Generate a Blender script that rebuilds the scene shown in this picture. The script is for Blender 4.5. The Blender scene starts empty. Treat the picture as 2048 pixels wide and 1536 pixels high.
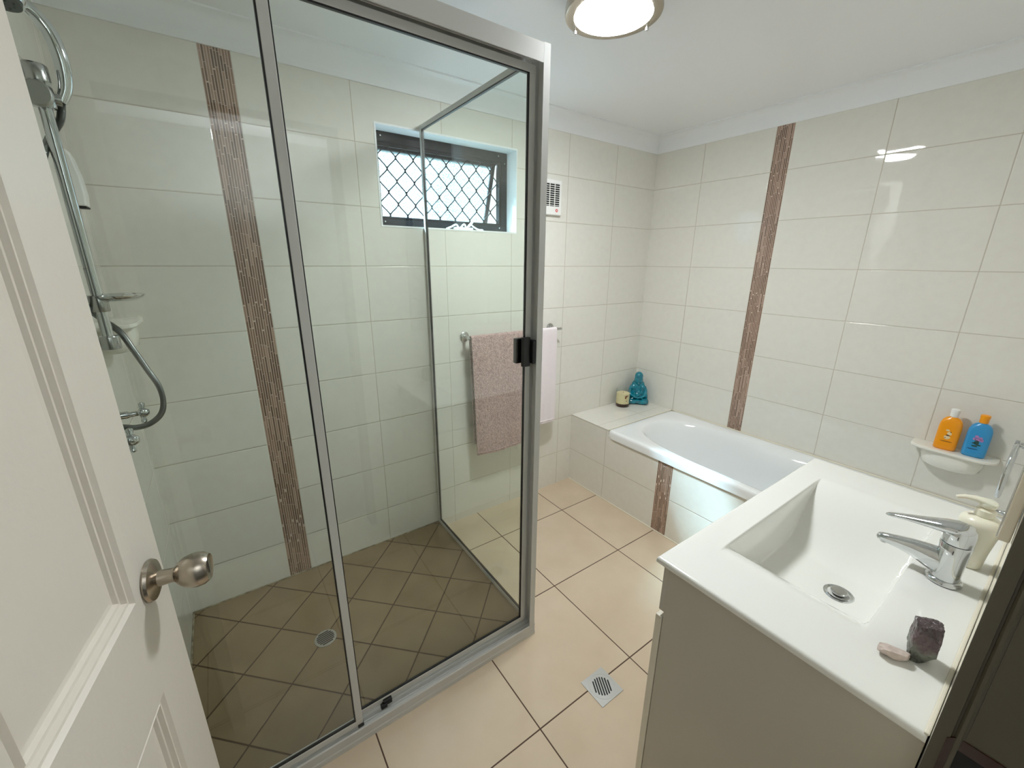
import bpy, bmesh, math, random
from mathutils import Vector, Matrix, noise
PI = math.pi
scn = bpy.context.scene
COL = scn.collection
random.seed(7)

# ---------------------------------------------------------------- camera
cam_d = bpy.data.cameras.new('camera')
cam = bpy.data.objects.new('camera', cam_d); COL.objects.link(cam)
R0 = Vector((0.81785, -0.57538, 0.00753)); R1 = Vector((0.15825, 0.23747, 0.95842)); R2 = Vector((0.55324, 0.78265, -0.28527))
m = Matrix((R0, R1, -R2)).transposed().to_4x4(); m.translation = Vector((-2.5571, -1.9523, 1.5130)); cam.matrix_world = m
cam_d.sensor_width = 36; cam_d.lens = 820.386 / 2048 * 36; cam_d.clip_start = .003
scn.camera = cam

# ---------------------------------------------------------------- world, light, exposure
scn.view_settings.view_transform = 'Standard'; scn.view_settings.look = 'None'
scn.view_settings.exposure = 0.58; scn.view_settings.gamma = 1.0
scn.view_settings.use_curve_mapping = False
w = bpy.data.worlds.new('sky'); scn.world = w; w.use_nodes = True
w.node_tree.nodes['Background'].inputs[0].default_value = (0.80, 0.93, 1.0, 1)
w.node_tree.nodes['Background'].inputs[1].default_value = 1.15
scn.cycles.max_bounces = 12; scn.cycles.diffuse_bounces = 6; scn.cycles.glossy_bounces = 6
scn.cycles.transparent_max_bounces = 24; scn.cycles.sample_clamp_indirect = 6
scn.cycles.use_denoising = True; scn.cycles.caustics_reflective = False

def lamp(name, kind, loc, energy, color=(1, 1, 1), size=.1, rot=(0, 0, 0), size_y=None, portal=False, angle=None):
    l = bpy.data.lights.new(name, kind); l.energy = energy; l.color = color
    if kind == 'AREA':
        l.size = size
        if size_y: l.shape = 'RECTANGLE'; l.size_y = size_y
        if portal: l.cycles.is_portal = True
    elif kind == 'SUN': l.angle = angle or .01
    else: l.shadow_soft_size = size
    o = bpy.data.objects.new(name, l); COL.objects.link(o); o.location = loc; o.rotation_euler = rot
    return o
lamp('window_portal', 'AREA', (-1.53, .125, 1.87), 1, size=.74, size_y=.42, rot=(-PI/2, 0, 0), portal=True)
# fill light added in the unseen hallway, facing up to bounce off its ceiling
lamp('hall_fill', 'AREA', (-2.2, -2.8, 1.75), 11, (.94, .98, 1), size=.5, rot=(PI, 0, 0))

lamp('sun', 'SUN', (-1.9, 1, 3), 105.0, (.80, .88, 1), rot=Vector((.585, -.9, -1.3)).to_track_quat('-Z', 'Y').to_euler(), angle=math.radians(12))

# ---------------------------------------------------------------- materials
def srgb(r, g, b):
    f = lambda c: (c/255/12.92) if c/255 <= .04045 else ((c/255+.055)/1.055)**2.4
    return (f(r), f(g), f(b), 1)
def newmat(name):
    mt = bpy.data.materials.new(name); mt.use_nodes = True
    return mt, mt.node_tree, mt.node_tree.nodes['Principled BSDF']
def mat(name, col, rough=.5, metal=0, spec=.5, bump=None, bscale=40, noisecol=None, nscale=20, coat=0, emis=None, emstr=1, sheen=0, aniso=0, trans=0, sss=0):
    mt, nt, p = newmat(name)
    p.inputs['Base Color'].default_value = col; p.inputs['Roughness'].default_value = rough
    p.inputs['Metallic'].default_value = metal; p.inputs['Specular IOR Level'].default_value = spec
    p.inputs['Coat Weight'].default_value = coat; p.inputs['Coat Roughness'].default_value = .08
    p.inputs['Sheen Weight'].default_value = sheen
    p.inputs['Transmission Weight'].default_value = trans
    if sss: p.inputs['Subsurface Weight'].default_value = sss; p.inputs['Subsurface Scale'].default_value = .01
    if emis: p.inputs['Emission Color'].default_value = emis; p.inputs['Emission Strength'].default_value = emstr
    tc = nt.nodes.new('ShaderNodeTexCoord')
    if noisecol:
        n = nt.nodes.new('ShaderNodeTexNoise'); n.inputs['Scale'].default_value = nscale; n.inputs['Detail'].default_value = 5
        r = nt.nodes.new('ShaderNodeMix'); r.data_type = 'RGBA'
        mr = nt.nodes.new('ShaderNodeMapRange'); mr.inputs[1].default_value = .35; mr.inputs[2].default_value = .65
        nt.links.new(tc.outputs['Object'], n.inputs['Vector']); nt.links.new(n.outputs['Fac'], mr.inputs[0])
        nt.links.new(mr.outputs[0], r.inputs[0]); r.inputs[6].default_value = col; r.inputs[7].default_value = noisecol
        nt.links.new(r.outputs[2], p.inputs['Base Color'])
    if bump:
        n = nt.nodes.new('ShaderNodeTexNoise'); n.inputs['Scale'].default_value = bscale; n.inputs['Detail'].default_value = 3
        b = nt.nodes.new('ShaderNodeBump'); b.inputs['Strength'].default_value = 1; b.inputs['Distance'].default_value = bump
        nt.links.new(tc.outputs['Object'], n.inputs['Vector']); nt.links.new(n.outputs['Fac'], b.inputs['Height'])
        nt.links.new(b.outputs[0], p.inputs['Normal'])
    return mt
def mathn(nt, op, a, b=None, c=None):
    n = nt.nodes.new('ShaderNodeMath'); n.operation = op
    for i, v in enumerate((a, b, c)):
        if v is None: continue
        if isinstance(v, (int, float)): n.inputs[i].default_value = v
        else: nt.links.new(v, n.inputs[i])
    return n.outputs[0]
def tile_mat(name, tw, th, col, col2, grout, gw, rough, wav=.0006, wavs=5.0, speck=None, tilt=.0, coat=0, pattern=30):
    """UV in metres, grout lines on whole multiples of tw / th"""
    mt, nt, p = newmat(name); L = nt.links
    uv = nt.nodes.new('ShaderNodeUVMap'); s = nt.nodes.new('ShaderNodeSeparateXYZ'); L.new(uv.outputs[0], s.inputs[0])
    def dist(o, t):
        q = mathn(nt, 'DIVIDE', o, t); fr = mathn(nt, 'FRACT', q); fl = mathn(nt, 'FLOOR', q)
        d = mathn(nt, 'MULTIPLY', mathn(nt, 'MINIMUM', fr, mathn(nt, 'SUBTRACT', 1.0, fr)), t)
        return d, fl, fr
    du, iu, fu = dist(s.outputs[0], tw); dv, iv, fv = dist(s.outputs[1], th)
    d = mathn(nt, 'MINIMUM', du, dv)
    mr = nt.nodes.new('ShaderNodeMapRange'); mr.interpolation_type = 'SMOOTHSTEP'
    L.new(d, mr.inputs[0]); mr.inputs[1].default_value = gw*.75; mr.inputs[2].default_value = gw*1.25   # 0 grout, 1 tile
    h = nt.nodes.new('ShaderNodeMapRange'); h.interpolation_type = 'SMOOTHSTEP'; L.new(d, h.inputs[0]); h.inputs[1].default_value = gw*.5; h.inputs[2].default_value = gw*.5+.003
    cid = nt.nodes.new('ShaderNodeCombineXYZ'); L.new(iu, cid.inputs[0]); L.new(iv, cid.inputs[1])
    wn = nt.nodes.new('ShaderNodeTexWhiteNoise'); wn.noise_dimensions = '3D'; L.new(cid.outputs[0], wn.inputs[0])
    # waviness of the glaze, different on every tile
    off = nt.nodes.new('ShaderNodeVectorMath'); off.operation = 'MULTIPLY_ADD'
    L.new(wn.outputs['Color'], off.inputs[0]); off.inputs[1].default_value = (7, 7, 7); L.new(uv.outputs[0], off.inputs[2])
    n1 = nt.nodes.new('ShaderNodeTexNoise'); n1.inputs['Scale'].default_value = wavs; n1.inputs['Detail'].default_value = 1.5; L.new(off.outputs[0], n1.inputs['Vector'])
    b1 = nt.nodes.new('ShaderNodeBump'); b1.inputs['Strength'].default_value = 1; b1.inputs['Distance'].default_value = wav
    # random tilt per tile
    sw = nt.nodes.new('ShaderNodeSeparateColor'); L.new(wn.outputs['Color'], sw.inputs[0])
    tl = mathn(nt, 'ADD', mathn(nt, 'MULTIPLY', mathn(nt, 'SUBTRACT', sw.outputs[0], .5), fu), mathn(nt, 'MULTIPLY', mathn(nt, 'SUBTRACT', sw.outputs[1], .5), fv))
    hh = mathn(nt, 'ADD', n1.outputs['Fac'], mathn(nt, 'MULTIPLY', tl, tilt/max(wav, 1e-6)))
    L.new(hh, b1.inputs['Height'])
    b2 = nt.nodes.new('ShaderNodeBump'); b2.inputs['Strength'].default_value = .8; b2.inputs['Distance'].default_value = .0012
    L.new(h.outputs[0], b2.inputs['Height']); L.new(b1.outputs[0], b2.inputs['Normal']); L.new(b2.outputs[0], p.inputs['Normal'])
    n2 = nt.nodes.new('ShaderNodeTexNoise'); n2.inputs['Scale'].default_value = pattern; n2.inputs['Detail'].default_value = 6; L.new(off.outputs[0], n2.inputs['Vector'])
    m2 = nt.nodes.new('ShaderNodeMapRange'); m2.inputs[1].default_value = .3; m2.inputs[2].default_value = .7; L.new(n2.outputs['Fac'], m2.inputs[0])
    c1 = nt.nodes.new('ShaderNodeMix'); c1.data_type = 'RGBA'; L.new(m2.outputs[0], c1.inputs[0]); c1.inputs[6].default_value = col; c1.inputs[7].default_value = col2
    c2 = nt.nodes.new('ShaderNodeMix'); c2.data_type = 'RGBA'; L.new(mr.outputs[0], c2.inputs[0]); c2.inputs[6].default_value = grout; L.new(c1.outputs[2], c2.inputs[7])
    L.new(c2.outputs[2], p.inputs['Base Color'])
    rr = nt.nodes.new('ShaderNodeMapRange'); L.new(mr.outputs[0], rr.inputs[0]); rr.inputs[3].default_value = .8; rr.inputs[4].default_value = rough
    L.new(rr.outputs[0], p.inputs['Roughness'])
    p.inputs['Coat Weight'].default_value = coat; p.inputs['Coat Roughness'].default_value = .03
    return mt
def mosaic_mat(name):
    """thin glass sticks: UV in metres"""
    mt, nt, p = newmat(name); L = nt.links
    uv = nt.nodes.new('ShaderNodeUVMap'); s = nt.nodes.new('ShaderNodeSeparateXYZ'); L.new(uv.outputs[0], s.inputs[0])
    cw = .0085
    q = mathn(nt, 'DIVIDE', s.outputs[0], cw); ci = mathn(nt, 'FLOOR', q); cf = mathn(nt, 'FRACT', q)
    wn = nt.nodes.new('ShaderNodeTexWhiteNoise'); wn.noise_dimensions = '1D'; L.new(ci, wn.inputs['W'])
    vv = mathn(nt, 'ADD', s.outputs[1], mathn(nt, 'MULTIPLY', wn.outputs['Value'], .3))
    # uneven stick lengths
    wob = mathn(nt, 'MULTIPLY', mathn(nt, 'SINE', mathn(nt, 'MULTIPLY', vv, 43.0)), .021)
    vq = mathn(nt, 'DIVIDE', mathn(nt, 'ADD', vv, wob), .085); vi = mathn(nt, 'FLOOR', vq); vf = mathn(nt, 'FRACT', vq)
    du = mathn(nt, 'MULTIPLY', mathn(nt, 'MINIMUM', cf, mathn(nt, 'SUBTRACT', 1.0, cf)), cw)
    dv = mathn(nt, 'MULTIPLY', mathn(nt, 'MINIMUM', vf, mathn(nt, 'SUBTRACT', 1.0, vf)), .085)
    d = mathn(nt, 'MINIMUM', du, dv)
    mr = nt.nodes.new('ShaderNodeMapRange'); mr.interpolation_type = 'SMOOTHSTEP'; L.new(d, mr.inputs[0]); mr.inputs[1].default_value = .0010; mr.inputs[2].default_value = .0016
    cid = nt.nodes.new('ShaderNodeCombineXYZ'); L.new(ci, cid.inputs[0]); L.new(vi, cid.inputs[1])
    w2 = nt.nodes.new('ShaderNodeTexWhiteNoise'); w2.noise_dimensions = '3D'; L.new(cid.outputs[0], w2.inputs[0])
    cr = nt.nodes.new('ShaderNodeValToRGB'); L.new(w2.outputs['Value'], cr.inputs[0])
    e = cr.color_ramp.elements; e[0].color = srgb(104, 82, 67); e[1].color = srgb(172, 144, 128)
    e2 = cr.color_ramp.elements.new(.45); e2.color = srgb(126, 99, 82)
    e3 = cr.color_ramp.elements.new(.8); e3.color = srgb(146, 118, 100)
    c2 = nt.nodes.new('ShaderNodeMix'); c2.data_type = 'RGBA'; L.new(mr.outputs[0], c2.inputs[0]); c2.inputs[6].default_value = srgb(205, 184, 168); L.new(cr.outputs[0], c2.inputs[7])
    L.new(c2.outputs[2], p.inputs['Base Color']); p.inputs['Roughness'].default_value = .22
    b = nt.nodes.new('ShaderNodeBump'); b.inputs['Distance'].default_value = .0008; b.inputs['Strength'].default_value = .7; L.new(mr.outputs[0], b.inputs['Height']); L.new(b.outputs[0], p.inputs['Normal'])
    return mt
def glass_mat(name, tint, refl=1.0, rough=0.0):
    mt = bpy.data.materials.new(name); mt.use_nodes = True; nt = mt.node_tree; nt.nodes.clear(); L = nt.links
    out = nt.nodes.new('ShaderNodeOutputMaterial'); mx = nt.nodes.new('ShaderNodeMixShader')
    t = nt.nodes.new('ShaderNodeBsdfTransparent'); t.inputs[0].default_value = tint
    g = nt.nodes.new('ShaderNodeBsdfGlossy'); g.inputs['Roughness'].default_value = rough; g.inputs[0].default_value = (1, 1, 1, 1)
    ge = nt.nodes.new('ShaderNodeNewGeometry'); dt = nt.nodes.new('ShaderNodeVectorMath'); dt.operation = 'DOT_PRODUCT'
    L.new(ge.outputs['Normal'], dt.inputs[0]); L.new(ge.outputs['Incoming'], dt.inputs[1])
    c = mathn(nt, 'ABSOLUTE', dt.outputs['Value']); k = mathn(nt, 'POWER', mathn(nt, 'SUBTRACT', 1.0, c), 5.0)
    f = mathn(nt, 'MULTIPLY', mathn(nt, 'ADD', mathn(nt, 'MULTIPLY', k, .96), .04), refl)
    L.new(f, mx.inputs[0]); L.new(t.outputs[0], mx.inputs[1]); L.new(g.outputs[0], mx.inputs[2]); L.new(mx.outputs[0], out.inputs[0])
    return mt

M = {}
TILEC, TILEC2 = srgb(229, 227, 218), srgb(226, 223, 214)
M['tile'] = tile_mat('glazed_wall_tile', .4003, .25, TILEC, TILEC2, srgb(196, 188, 172), .0013, .025, wav=.0030, wavs=4.5, tilt=.0022)
M['floor'] = tile_mat('beige_floor_tile', .4592, .4592, srgb(212, 194, 170), srgb(202, 183, 158), srgb(78, 55, 40), .0022, .13, wav=.0008, wavs=8, tilt=.0003, pattern=5)
M['shfloor'] = tile_mat('shower_floor_tile', .2, .2, srgb(140, 121, 92), srgb(128, 109, 82), srgb(66, 48, 28), .0026, .16, wav=.0008, wavs=8, tilt=.0003, pattern=7)
M['mosaic'] = mosaic_mat('mosaic_sticks')
M['ceil'] = mat('ceiling_paint', srgb(243, 244, 246), .42, spec=.4, bump=.0003, bscale=12)
M['cornice'] = mat('cornice_paint', srgb(240, 242, 243), .45, spec=.35)
M['paint'] = mat('door_gloss_paint', srgb(224, 217, 205), .3, spec=.5, bump=.0004, bscale=90)
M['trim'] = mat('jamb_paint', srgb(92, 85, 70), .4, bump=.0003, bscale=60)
M['hall'] = mat('hall_wall_paint', srgb(180, 182, 180), .8)
M['hallfl'] = mat('hall_floor', srgb(120, 118, 114), .6)
M['alu'] = mat('matt_aluminium', srgb(202, 202, 198), .42, metal=0, spec=.5)
M['chrome'] = mat('chrome', srgb(214, 217, 218), .06, metal=1)
M['chromed'] = mat('satin_chrome', srgb(190, 190, 188), .22, metal=1)
M['nickel'] = mat('brushed_nickel', srgb(176, 166, 152), .26, metal=1)
M['steel'] = mat('brushed_steel', srgb(188, 188, 184), .38, metal=.85, bump=.0001, bscale=200)
M['dark'] = mat('dark_hole', srgb(14, 13, 12), .6)
M['blackpl'] = mat('black_plastic', srgb(16, 16, 18), .4)
M['blackal'] = mat('black_powder_coat', srgb(14, 17, 24), .55, spec=.25)
M['white'] = mat('white_acrylic', srgb(238, 240, 240), .1, spec=.5, coat=.3)
M['basin'] = mat('white_ceramic', srgb(232, 232, 226), .1, spec=.5, coat=.4)
M['cab'] = mat('cabinet_laminate', srgb(190, 184, 172), .38)
M['cabdoor'] = mat('cabinet_door_laminate', srgb(222, 216, 200), .3)
M['glass'] = glass_mat('clear_glass', (.955, .978, .962, 1))
M['mirror'] = mat('mirror_silver', srgb(235, 238, 236), .01, metal=1)
M['mirback'] = mat('mirror_edge_board', srgb(206, 196, 176), .5)
M['pinktowel'] = mat('pink_terry', srgb(214, 178, 174), .95, bump=.010, bscale=150, noisecol=srgb(172, 136, 132), nscale=90, sheen=.4, spec=.1)
M['whitetowel'] = mat('white_terry', srgb(238, 228, 230), .95, bump=.003, bscale=260, sheen=.3, spec=.1)
M['teal'] = mat('turquoise_glaze', srgb(0, 140, 160), .1, coat=.6, noisecol=srgb(0, 104, 126), nscale=30)
M['wax'] = mat('cream_wax', srgb(240, 222, 176), .5, sss=.2)
M['amber'] = mat('dark_amber_glass', srgb(52, 20, 10), .12, coat=.5)
M['label'] = mat('cream_label', srgb(232, 212, 160), .5)
M['brownprint'] = mat('brown_print', srgb(120, 74, 40), .6)
M['orange'] = mat('orange_plastic', srgb(250, 160, 8), .28, coat=.2)
M['blue'] = mat('blue_plastic', srgb(52, 150, 208), .28, coat=.2)
M['whitepl'] = mat('white_plastic', srgb(240, 240, 236), .3)
M['pearl'] = mat('pearl_soap_plastic', srgb(236, 232, 212), .3, coat=.2, sss=.1)
M['pinkprint'] = mat('pink_print', srgb(176, 130, 186), .5)
M['greenprint'] = mat('green_print', srgb(38, 78, 72), .5)
M['creamprint'] = mat('cream_print', srgb(236, 214, 170), .5)
M['darkprint'] = mat('dark_print', srgb(90, 50, 30), .5)
M['navyprint'] = mat('navy_print', srgb(22, 50, 96), .5)
M['red'] = mat('red_badge', srgb(214, 40, 46), .5)
M['shelfpl'] = mat('glazed_shelf', srgb(238, 236, 226), .12, coat=.4)
M['hose'] = mat('hose_metal', srgb(150, 152, 150), .28, metal=.9)
M['nozzle'] = mat('dark_nozzle_rubber', srgb(28, 48, 42), .5)
M['rose'] = mat('pale_pink_stone', srgb(206, 190, 180), .5, noisecol=srgb(176, 160, 150), nscale=60, bump=.003, bscale=120)
M['caulk'] = mat('silicone', srgb(224, 218, 200), .5)
M['caulkd'] = mat('dirty_silicone', srgb(168, 158, 136), .6, noisecol=srgb(110, 98, 78), nscale=35)
M['eave'] = mat('pale_green_eave', srgb(120, 160, 140), .8)
M['lampglass'] = mat('lit_opal_glass', srgb(255, 250, 235), .2, emis=(.94, .975, 1.0, 1), emstr=115.0)
# amethyst: purple top fading into grey-green base, small crystal sparkle
def amethyst():
    mt, nt, p = newmat('amethyst'); L = nt.links
    tc = nt.nodes.new('ShaderNodeTexCoord'); s = nt.nodes.new('ShaderNodeSeparateXYZ'); L.new(tc.outputs['Object'], s.inputs[0])
    n = nt.nodes.new('ShaderNodeTexNoise'); n.inputs['Scale'].default_value = 45; n.inputs['Detail'].default_value = 4; L.new(tc.outputs['Object'], n.inputs['Vector'])
    h = mathn(nt, 'ADD', mathn(nt, 'MULTIPLY', s.outputs[2], 14.0), mathn(nt, 'MULTIPLY', mathn(nt, 'SUBTRACT', n.outputs['Fac'], .5), 1.1))
    cr = nt.nodes.new('ShaderNodeValToRGB'); L.new(h, cr.inputs[0]); e = cr.color_ramp.elements
    e[0].position = 0; e[0].color = srgb(62, 64, 54); e[1].position = 1; e[1].color = srgb(80, 68, 70)
    a = e.new(.35); a.color = srgb(118, 120, 110); b = e.new(.6); b.color = srgb(98, 80, 82)
    L.new(cr.outputs[0], p.inputs['Base Color']); p.inputs['Roughness'].default_value = .25
    v = nt.nodes.new('ShaderNodeTexVoronoi'); v.inputs['Scale'].default_value = 130; L.new(tc.outputs['Object'], v.inputs['Vector'])
    bb = nt.nodes.new('ShaderNodeBump'); bb.inputs['Distance'].default_value = .004; L.new(v.outputs['Distance'], bb.inputs['Height']); L.new(bb.outputs[0], p.inputs['Normal'])
    return mt
M['amethyst'] = amethyst()
# obscure glass pane of the window
def frosted():
    mt = bpy.data.materials.new('obscure_glass'); mt.use_nodes = True; nt = mt.node_tree; nt.nodes.clear(); L = nt.links
    out = nt.nodes.new('ShaderNodeOutputMaterial'); mx = nt.nodes.new('ShaderNodeMixShader')
    t = nt.nodes.new('ShaderNodeBsdfTransparent'); t.inputs[0].default_value = (.50, .60, .62, 1)
    g = nt.nodes.new('ShaderNodeBsdfTranslucent'); g.inputs[0].default_value = (.85, .93, .95, 1)
    tc = nt.nodes.new('ShaderNodeTexCoord'); n = nt.nodes.new('ShaderNodeTexNoise'); n.inputs['Scale'].default_value = 160; n.inputs['Detail'].default_value = 3
    L.new(tc.outputs['Object'], n.inputs['Vector'])
    mr = nt.nodes.new('ShaderNodeMapRange'); L.new(n.outputs['Fac'], mr.inputs[0]); mr.inputs[1].default_value = .42; mr.inputs[2].default_value = .6; mr.inputs[3].default_value = .015; mr.inputs[4].default_value = .08
    L.new(mr.outputs[0], mx.inputs[0]); L.new(t.outputs[0], mx.inputs[1]); L.new(g.outputs[0], mx.inputs[2]); L.new(mx.outputs[0], out.inputs[0])
    return mt
M['frost'] = frosted()

# ---------------------------------------------------------------- helpers
def link_mesh(name, bm, material, parent=None, smooth=None, bevel=None, bseg=2):
    me = bpy.data.meshes.new(name)
    if parent is not None:
        off = parent.matrix_world.translation.copy() if parent.type == 'EMPTY' else Vector(parent['_o'])
        bmesh.ops.translate(bm, verts=bm.verts, vec=-off)
    else: off = Vector((0, 0, 0))
    bmesh.ops.recalc_face_normals(bm, faces=bm.faces)
    if smooth is not None:
        for f in bm.faces: f.smooth = True
        for e in bm.edges:
            if len(e.link_faces) == 2 and e.calc_face_angle(0) > math.radians(smooth): e.smooth = False
    bm.to_mesh(me); bm.free()
    o = bpy.data.objects.new(name, me); COL.objects.link(o)
    if isinstance(material, (list, tuple)):
        for q in material: me.materials.append(q)
    else: me.materials.append(material)
    if parent is not None:
        o.parent = parent
    if bevel:
        b = o.modifiers.new('bevel', 'BEVEL'); b.width = bevel; b.segments = bseg; b.limit_method = 'ANGLE'; b.angle_limit = math.radians(40)
        b.harden_normals = False
    return o
def empty(name, loc, label, cat, group=None, kind=None):
    o = bpy.data.objects.new(name, None); COL.objects.link(o); o.location = loc; o.empty_display_size = .02
    o.matrix_world = Matrix.Translation(loc)
    o['label'] = label; o['category'] = cat
    if group: o['group'] = group
    if kind: o['kind'] = kind
    return o
def part(root, name, bm, material, **k):
    """root Empty at unrotated place; bm in world coordinates; sub-parts hang under a part made by this"""
    o = link_mesh(name, bm, material, root if root.type == 'EMPTY' else root, **k)
    o['_o'] = list(root.location) if root.type == 'EMPTY' else list(root['_o'])
    return o
def BM(): return bmesh.new()
def box(bm, a, b, mi=0):
    x0, x1 = sorted((a[0], b[0])); y0, y1 = sorted((a[1], b[1])); z0, z1 = sorted((a[2], b[2]))
    v = [bm.verts.new(p) for p in ((x0,y0,z0),(x1,y0,z0),(x1,y1,z0),(x0,y1,z0),(x0,y0,z1),(x1,y0,z1),(x1,y1,z1),(x0,y1,z1))]
    for q in ((0,3,2,1),(4,5,6,7),(0,1,5,4),(1,2,6,5),(2,3,7,6),(3,0,4,7)):
        f = bm.faces.new([v[i] for i in q]); f.material_index = mi
    return v
def B(a, b):
    bm = BM(); box(bm, a, b); return bm
def frame_of(t):
    t = t.normalized(); up = Vector((0, 0, 1)) if abs(t.z) < .95 else Vector((0, 1, 0))
    n = t.cross(up).normalized(); return n, n.cross(t).normalized()
def sweep(bm, pts, rad, seg=16, caps=True, flat=None):
    """tube through pts; rad number or list; flat = list of (ra, rb) for elliptical sections"""
    pts = [Vector(p) for p in pts]; rings = []; n0 = None
    for i, p in enumerate(pts):
        t = (pts[min(i+1, len(pts)-1)] - pts[max(i-1, 0)]).normalized()
        if n0 is None: n, b = frame_of(t)
        else:
            n = (n0 - t*n0.dot(t)).normalized(); b = n.cross(t).normalized()
        n0 = n
        ra, rb = flat[i] if flat else ((rad, rad) if isinstance(rad, (int, float)) else (rad[i], rad[i]))
        rings.append([bm.verts.new(p + n*ra*math.cos(2*PI*k/seg) + b*rb*math.sin(2*PI*k/seg)) for k in range(seg)])
    for r, s in zip(rings, rings[1:]):
        for k in range(seg): bm.faces.new((r[k], r[(k+1) % seg], s[(k+1) % seg], s[k]))
    if caps: bm.faces.new(rings[0][::-1]); bm.faces.new(rings[-1])
def lathe(bm, prof, c, seg=40, axis='z', sx=1, sy=1, mi=0):
    """prof list of (r, h); r = 0 closes"""
    c = Vector(c); rings = []
    def pos(a, r, h):
        u, v = r*math.cos(a)*sx, r*math.sin(a)*sy
        return c + (Vector((u, v, h)) if axis == 'z' else Vector((u, h, v)) if axis == 'y' else Vector((h, u, v)))
    for r, h in prof:
        if r < 1e-6: rings.append([bm.verts.new(pos(0, 0, h))])
        else: rings.append([bm.verts.new(pos(2*PI*k/seg, r, h)) for k in range(seg)])
    for a, b in zip(rings, rings[1:]):
        for k in range(seg):
            k2 = (k+1) % seg
            if len(a) == 1 and len(b) == 1: continue
            if len(a) == 1: f = bm.faces.new((a[0], b[k2], b[k]))
            elif len(b) == 1: f = bm.faces.new((a[k], a[k2], b[0]))
            else: f = bm.faces.new((a[k], a[k2], b[k2], b[k]))
            f.material_index = mi
    if len(rings[0]) > 1: bm.faces.new(rings[0][::-1])
    if len(rings[-1]) > 1: bm.faces.new(rings[-1])
def catmull(pts, n=8):
    P = [Vector(p) for p in pts]; out = []
    for i in range(len(P)-1):
        p0, p1, p2, p3 = P[max(i-1, 0)], P[i], P[i+1], P[min(i+2, len(P)-1)]
        for k in range(n):
            t = k/n
            out.append(.5*((2*p1)+(-p0+p2)*t+(2*p0-5*p1+4*p2-p3)*t*t+(-p0+3*p1-3*p2+p3)*t**3))
    out.append(P[-1]); return out
def prism(bm, poly, axis, a, b, mi=0):
    """extrude 2D poly along axis from a to b. axis x: poly=(y,z); y: (x,z); z: (x,y)"""
    def P(p, h): return {'x': (h, p[0], p[1]), 'y': (p[0], h, p[1]), 'z': (p[0], p[1], h)}[axis]
    A = [bm.verts.new(P(p, a)) for p in poly]; Bv = [bm.verts.new(P(p, b)) for p in poly]
    n = len(poly)
    for i in range(n): bm.faces.new((A[i], A[(i+1) % n], Bv[(i+1) % n], Bv[i])).material_index = mi
    bm.faces.new(A[::-1]).material_index = mi; bm.faces.new(Bv).material_index = mi
def uv_quads(name, quads, material, parent=None):
    """quads: list of (4 corner positions, 4 uvs)"""
    bm = BM(); uvl = bm.loops.layers.uv.new('UVMap')
    for ps, us in quads:
        f = bm.faces.new([bm.verts.new(p) for p in ps])
        for l, u in zip(f.loops, us): l[uvl].uv = u
    me = bpy.data.meshes.new(name); bm.to_mesh(me); bm.free(); me.materials.append(material)
    o = bpy.data.objects.new(name, me); COL.objects.link(o)
    if parent: o.parent = parent
    return o

Z0 = .239                     # a horizontal grout line
XL, YF, CH, CB = -2.861, -1.957, 2.30, 2.207     # left wall, front (door) wall, ceiling, underside of cornice
JX = -2.02                    # strike side of the doorway
def slab(name, rects, plane, val, uoff, flip, back, parent=None, material=None):
    """wall made of solid tiled panels. plane 'x'|'y'|'z'; rects (u0,u1,v0,v1); thickness towards `back`"""
    bm = BM(); uvl = bm.loops.layers.uv.new('UVMap')
    for u0, u1, v0, v1 in rects:
        if plane == 'y': a, b = (u0, val, v0), (u1, back, v1)
        elif plane == 'x': a, b = (val, u0, v0), (back, u1, v1)
        else: a, b = (u0, v0, val), (u1, v1, back)
        box(bm, a, b)
    bmesh.ops.recalc_face_normals(bm, faces=bm.faces)
    for f in bm.faces:
        for l in f.loops:
            c = l.vert.co
            if plane == 'y': l[uvl].uv = (c.x - uoff, c.z - Z0)
            elif plane == 'x': l[uvl].uv = (c.y - uoff, c.z - Z0)
            else: l[uvl].uv = (c.x - uoff[0], c.y - uoff[1])
    me = bpy.data.meshes.new(name); bm.to_mesh(me); bm.free(); me.materials.append(material or M['tile'])
    o = bpy.data.objects.new(name, me); COL.objects.link(o)
    if parent: o.parent = parent
    return o
def structure(o, label=None):
    o['kind'] = 'structure'
    if label: o['label'] = label; o['category'] = label.split()[-1] if False else o.name.split('_')[0]
    return o

# ---------------------------------------------------------------- shell
WX0, WX1, WZ0, WZ1 = -1.904, -1.156, 1.661, 2.078
SL, SR = -2.4814, -2.3887
rects = [(SR, WX0, -.02, CH), (WX1, .1, -.02, CH), (WX0, WX1, -.02, WZ0), (WX0, WX1, WZ1, CH)]
wb = slab('wall_back', rects, 'y', 0, .0127, 0, .14)
structure(wb, 'cream glazed tiled wall with the small window')
slab('tile_panel', [(XL-.1, SL, -.02, CH)], 'y', 0, SL, 0, .14, parent=wb)
def strip_mesh(name, parent, plane, val, back, u0, u1, v0, v1):
    bm = BM(); uvl = bm.loops.layers.uv.new('UVMap')
    a, b = ((u0, val, v0), (u1, back, v1)) if plane == 'y' else ((val, u0, v0), (back, u1, v1))
    box(bm, a, b)
    for f in bm.faces:
        for l in f.loops:
            c = l.vert.co; l[uvl].uv = ((c.x if plane == 'y' else c.y) - min(u0, u1), c.z)
    bmesh.ops.recalc_face_normals(bm, faces=bm.faces)
    me = bpy.data.meshes.new(name); bm.to_mesh(me); bm.free(); me.materials.append(M['mosaic'])
    o = bpy.data.objects.new(name, me); COL.objects.link(o); o.parent = parent
    o['label'] = 'vertical strip of thin brown mosaic sticks'
    return o
strip_mesh('mosaic_strip', wb, 'y', 0, .14, SL, SR, -.02, CH)
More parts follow.
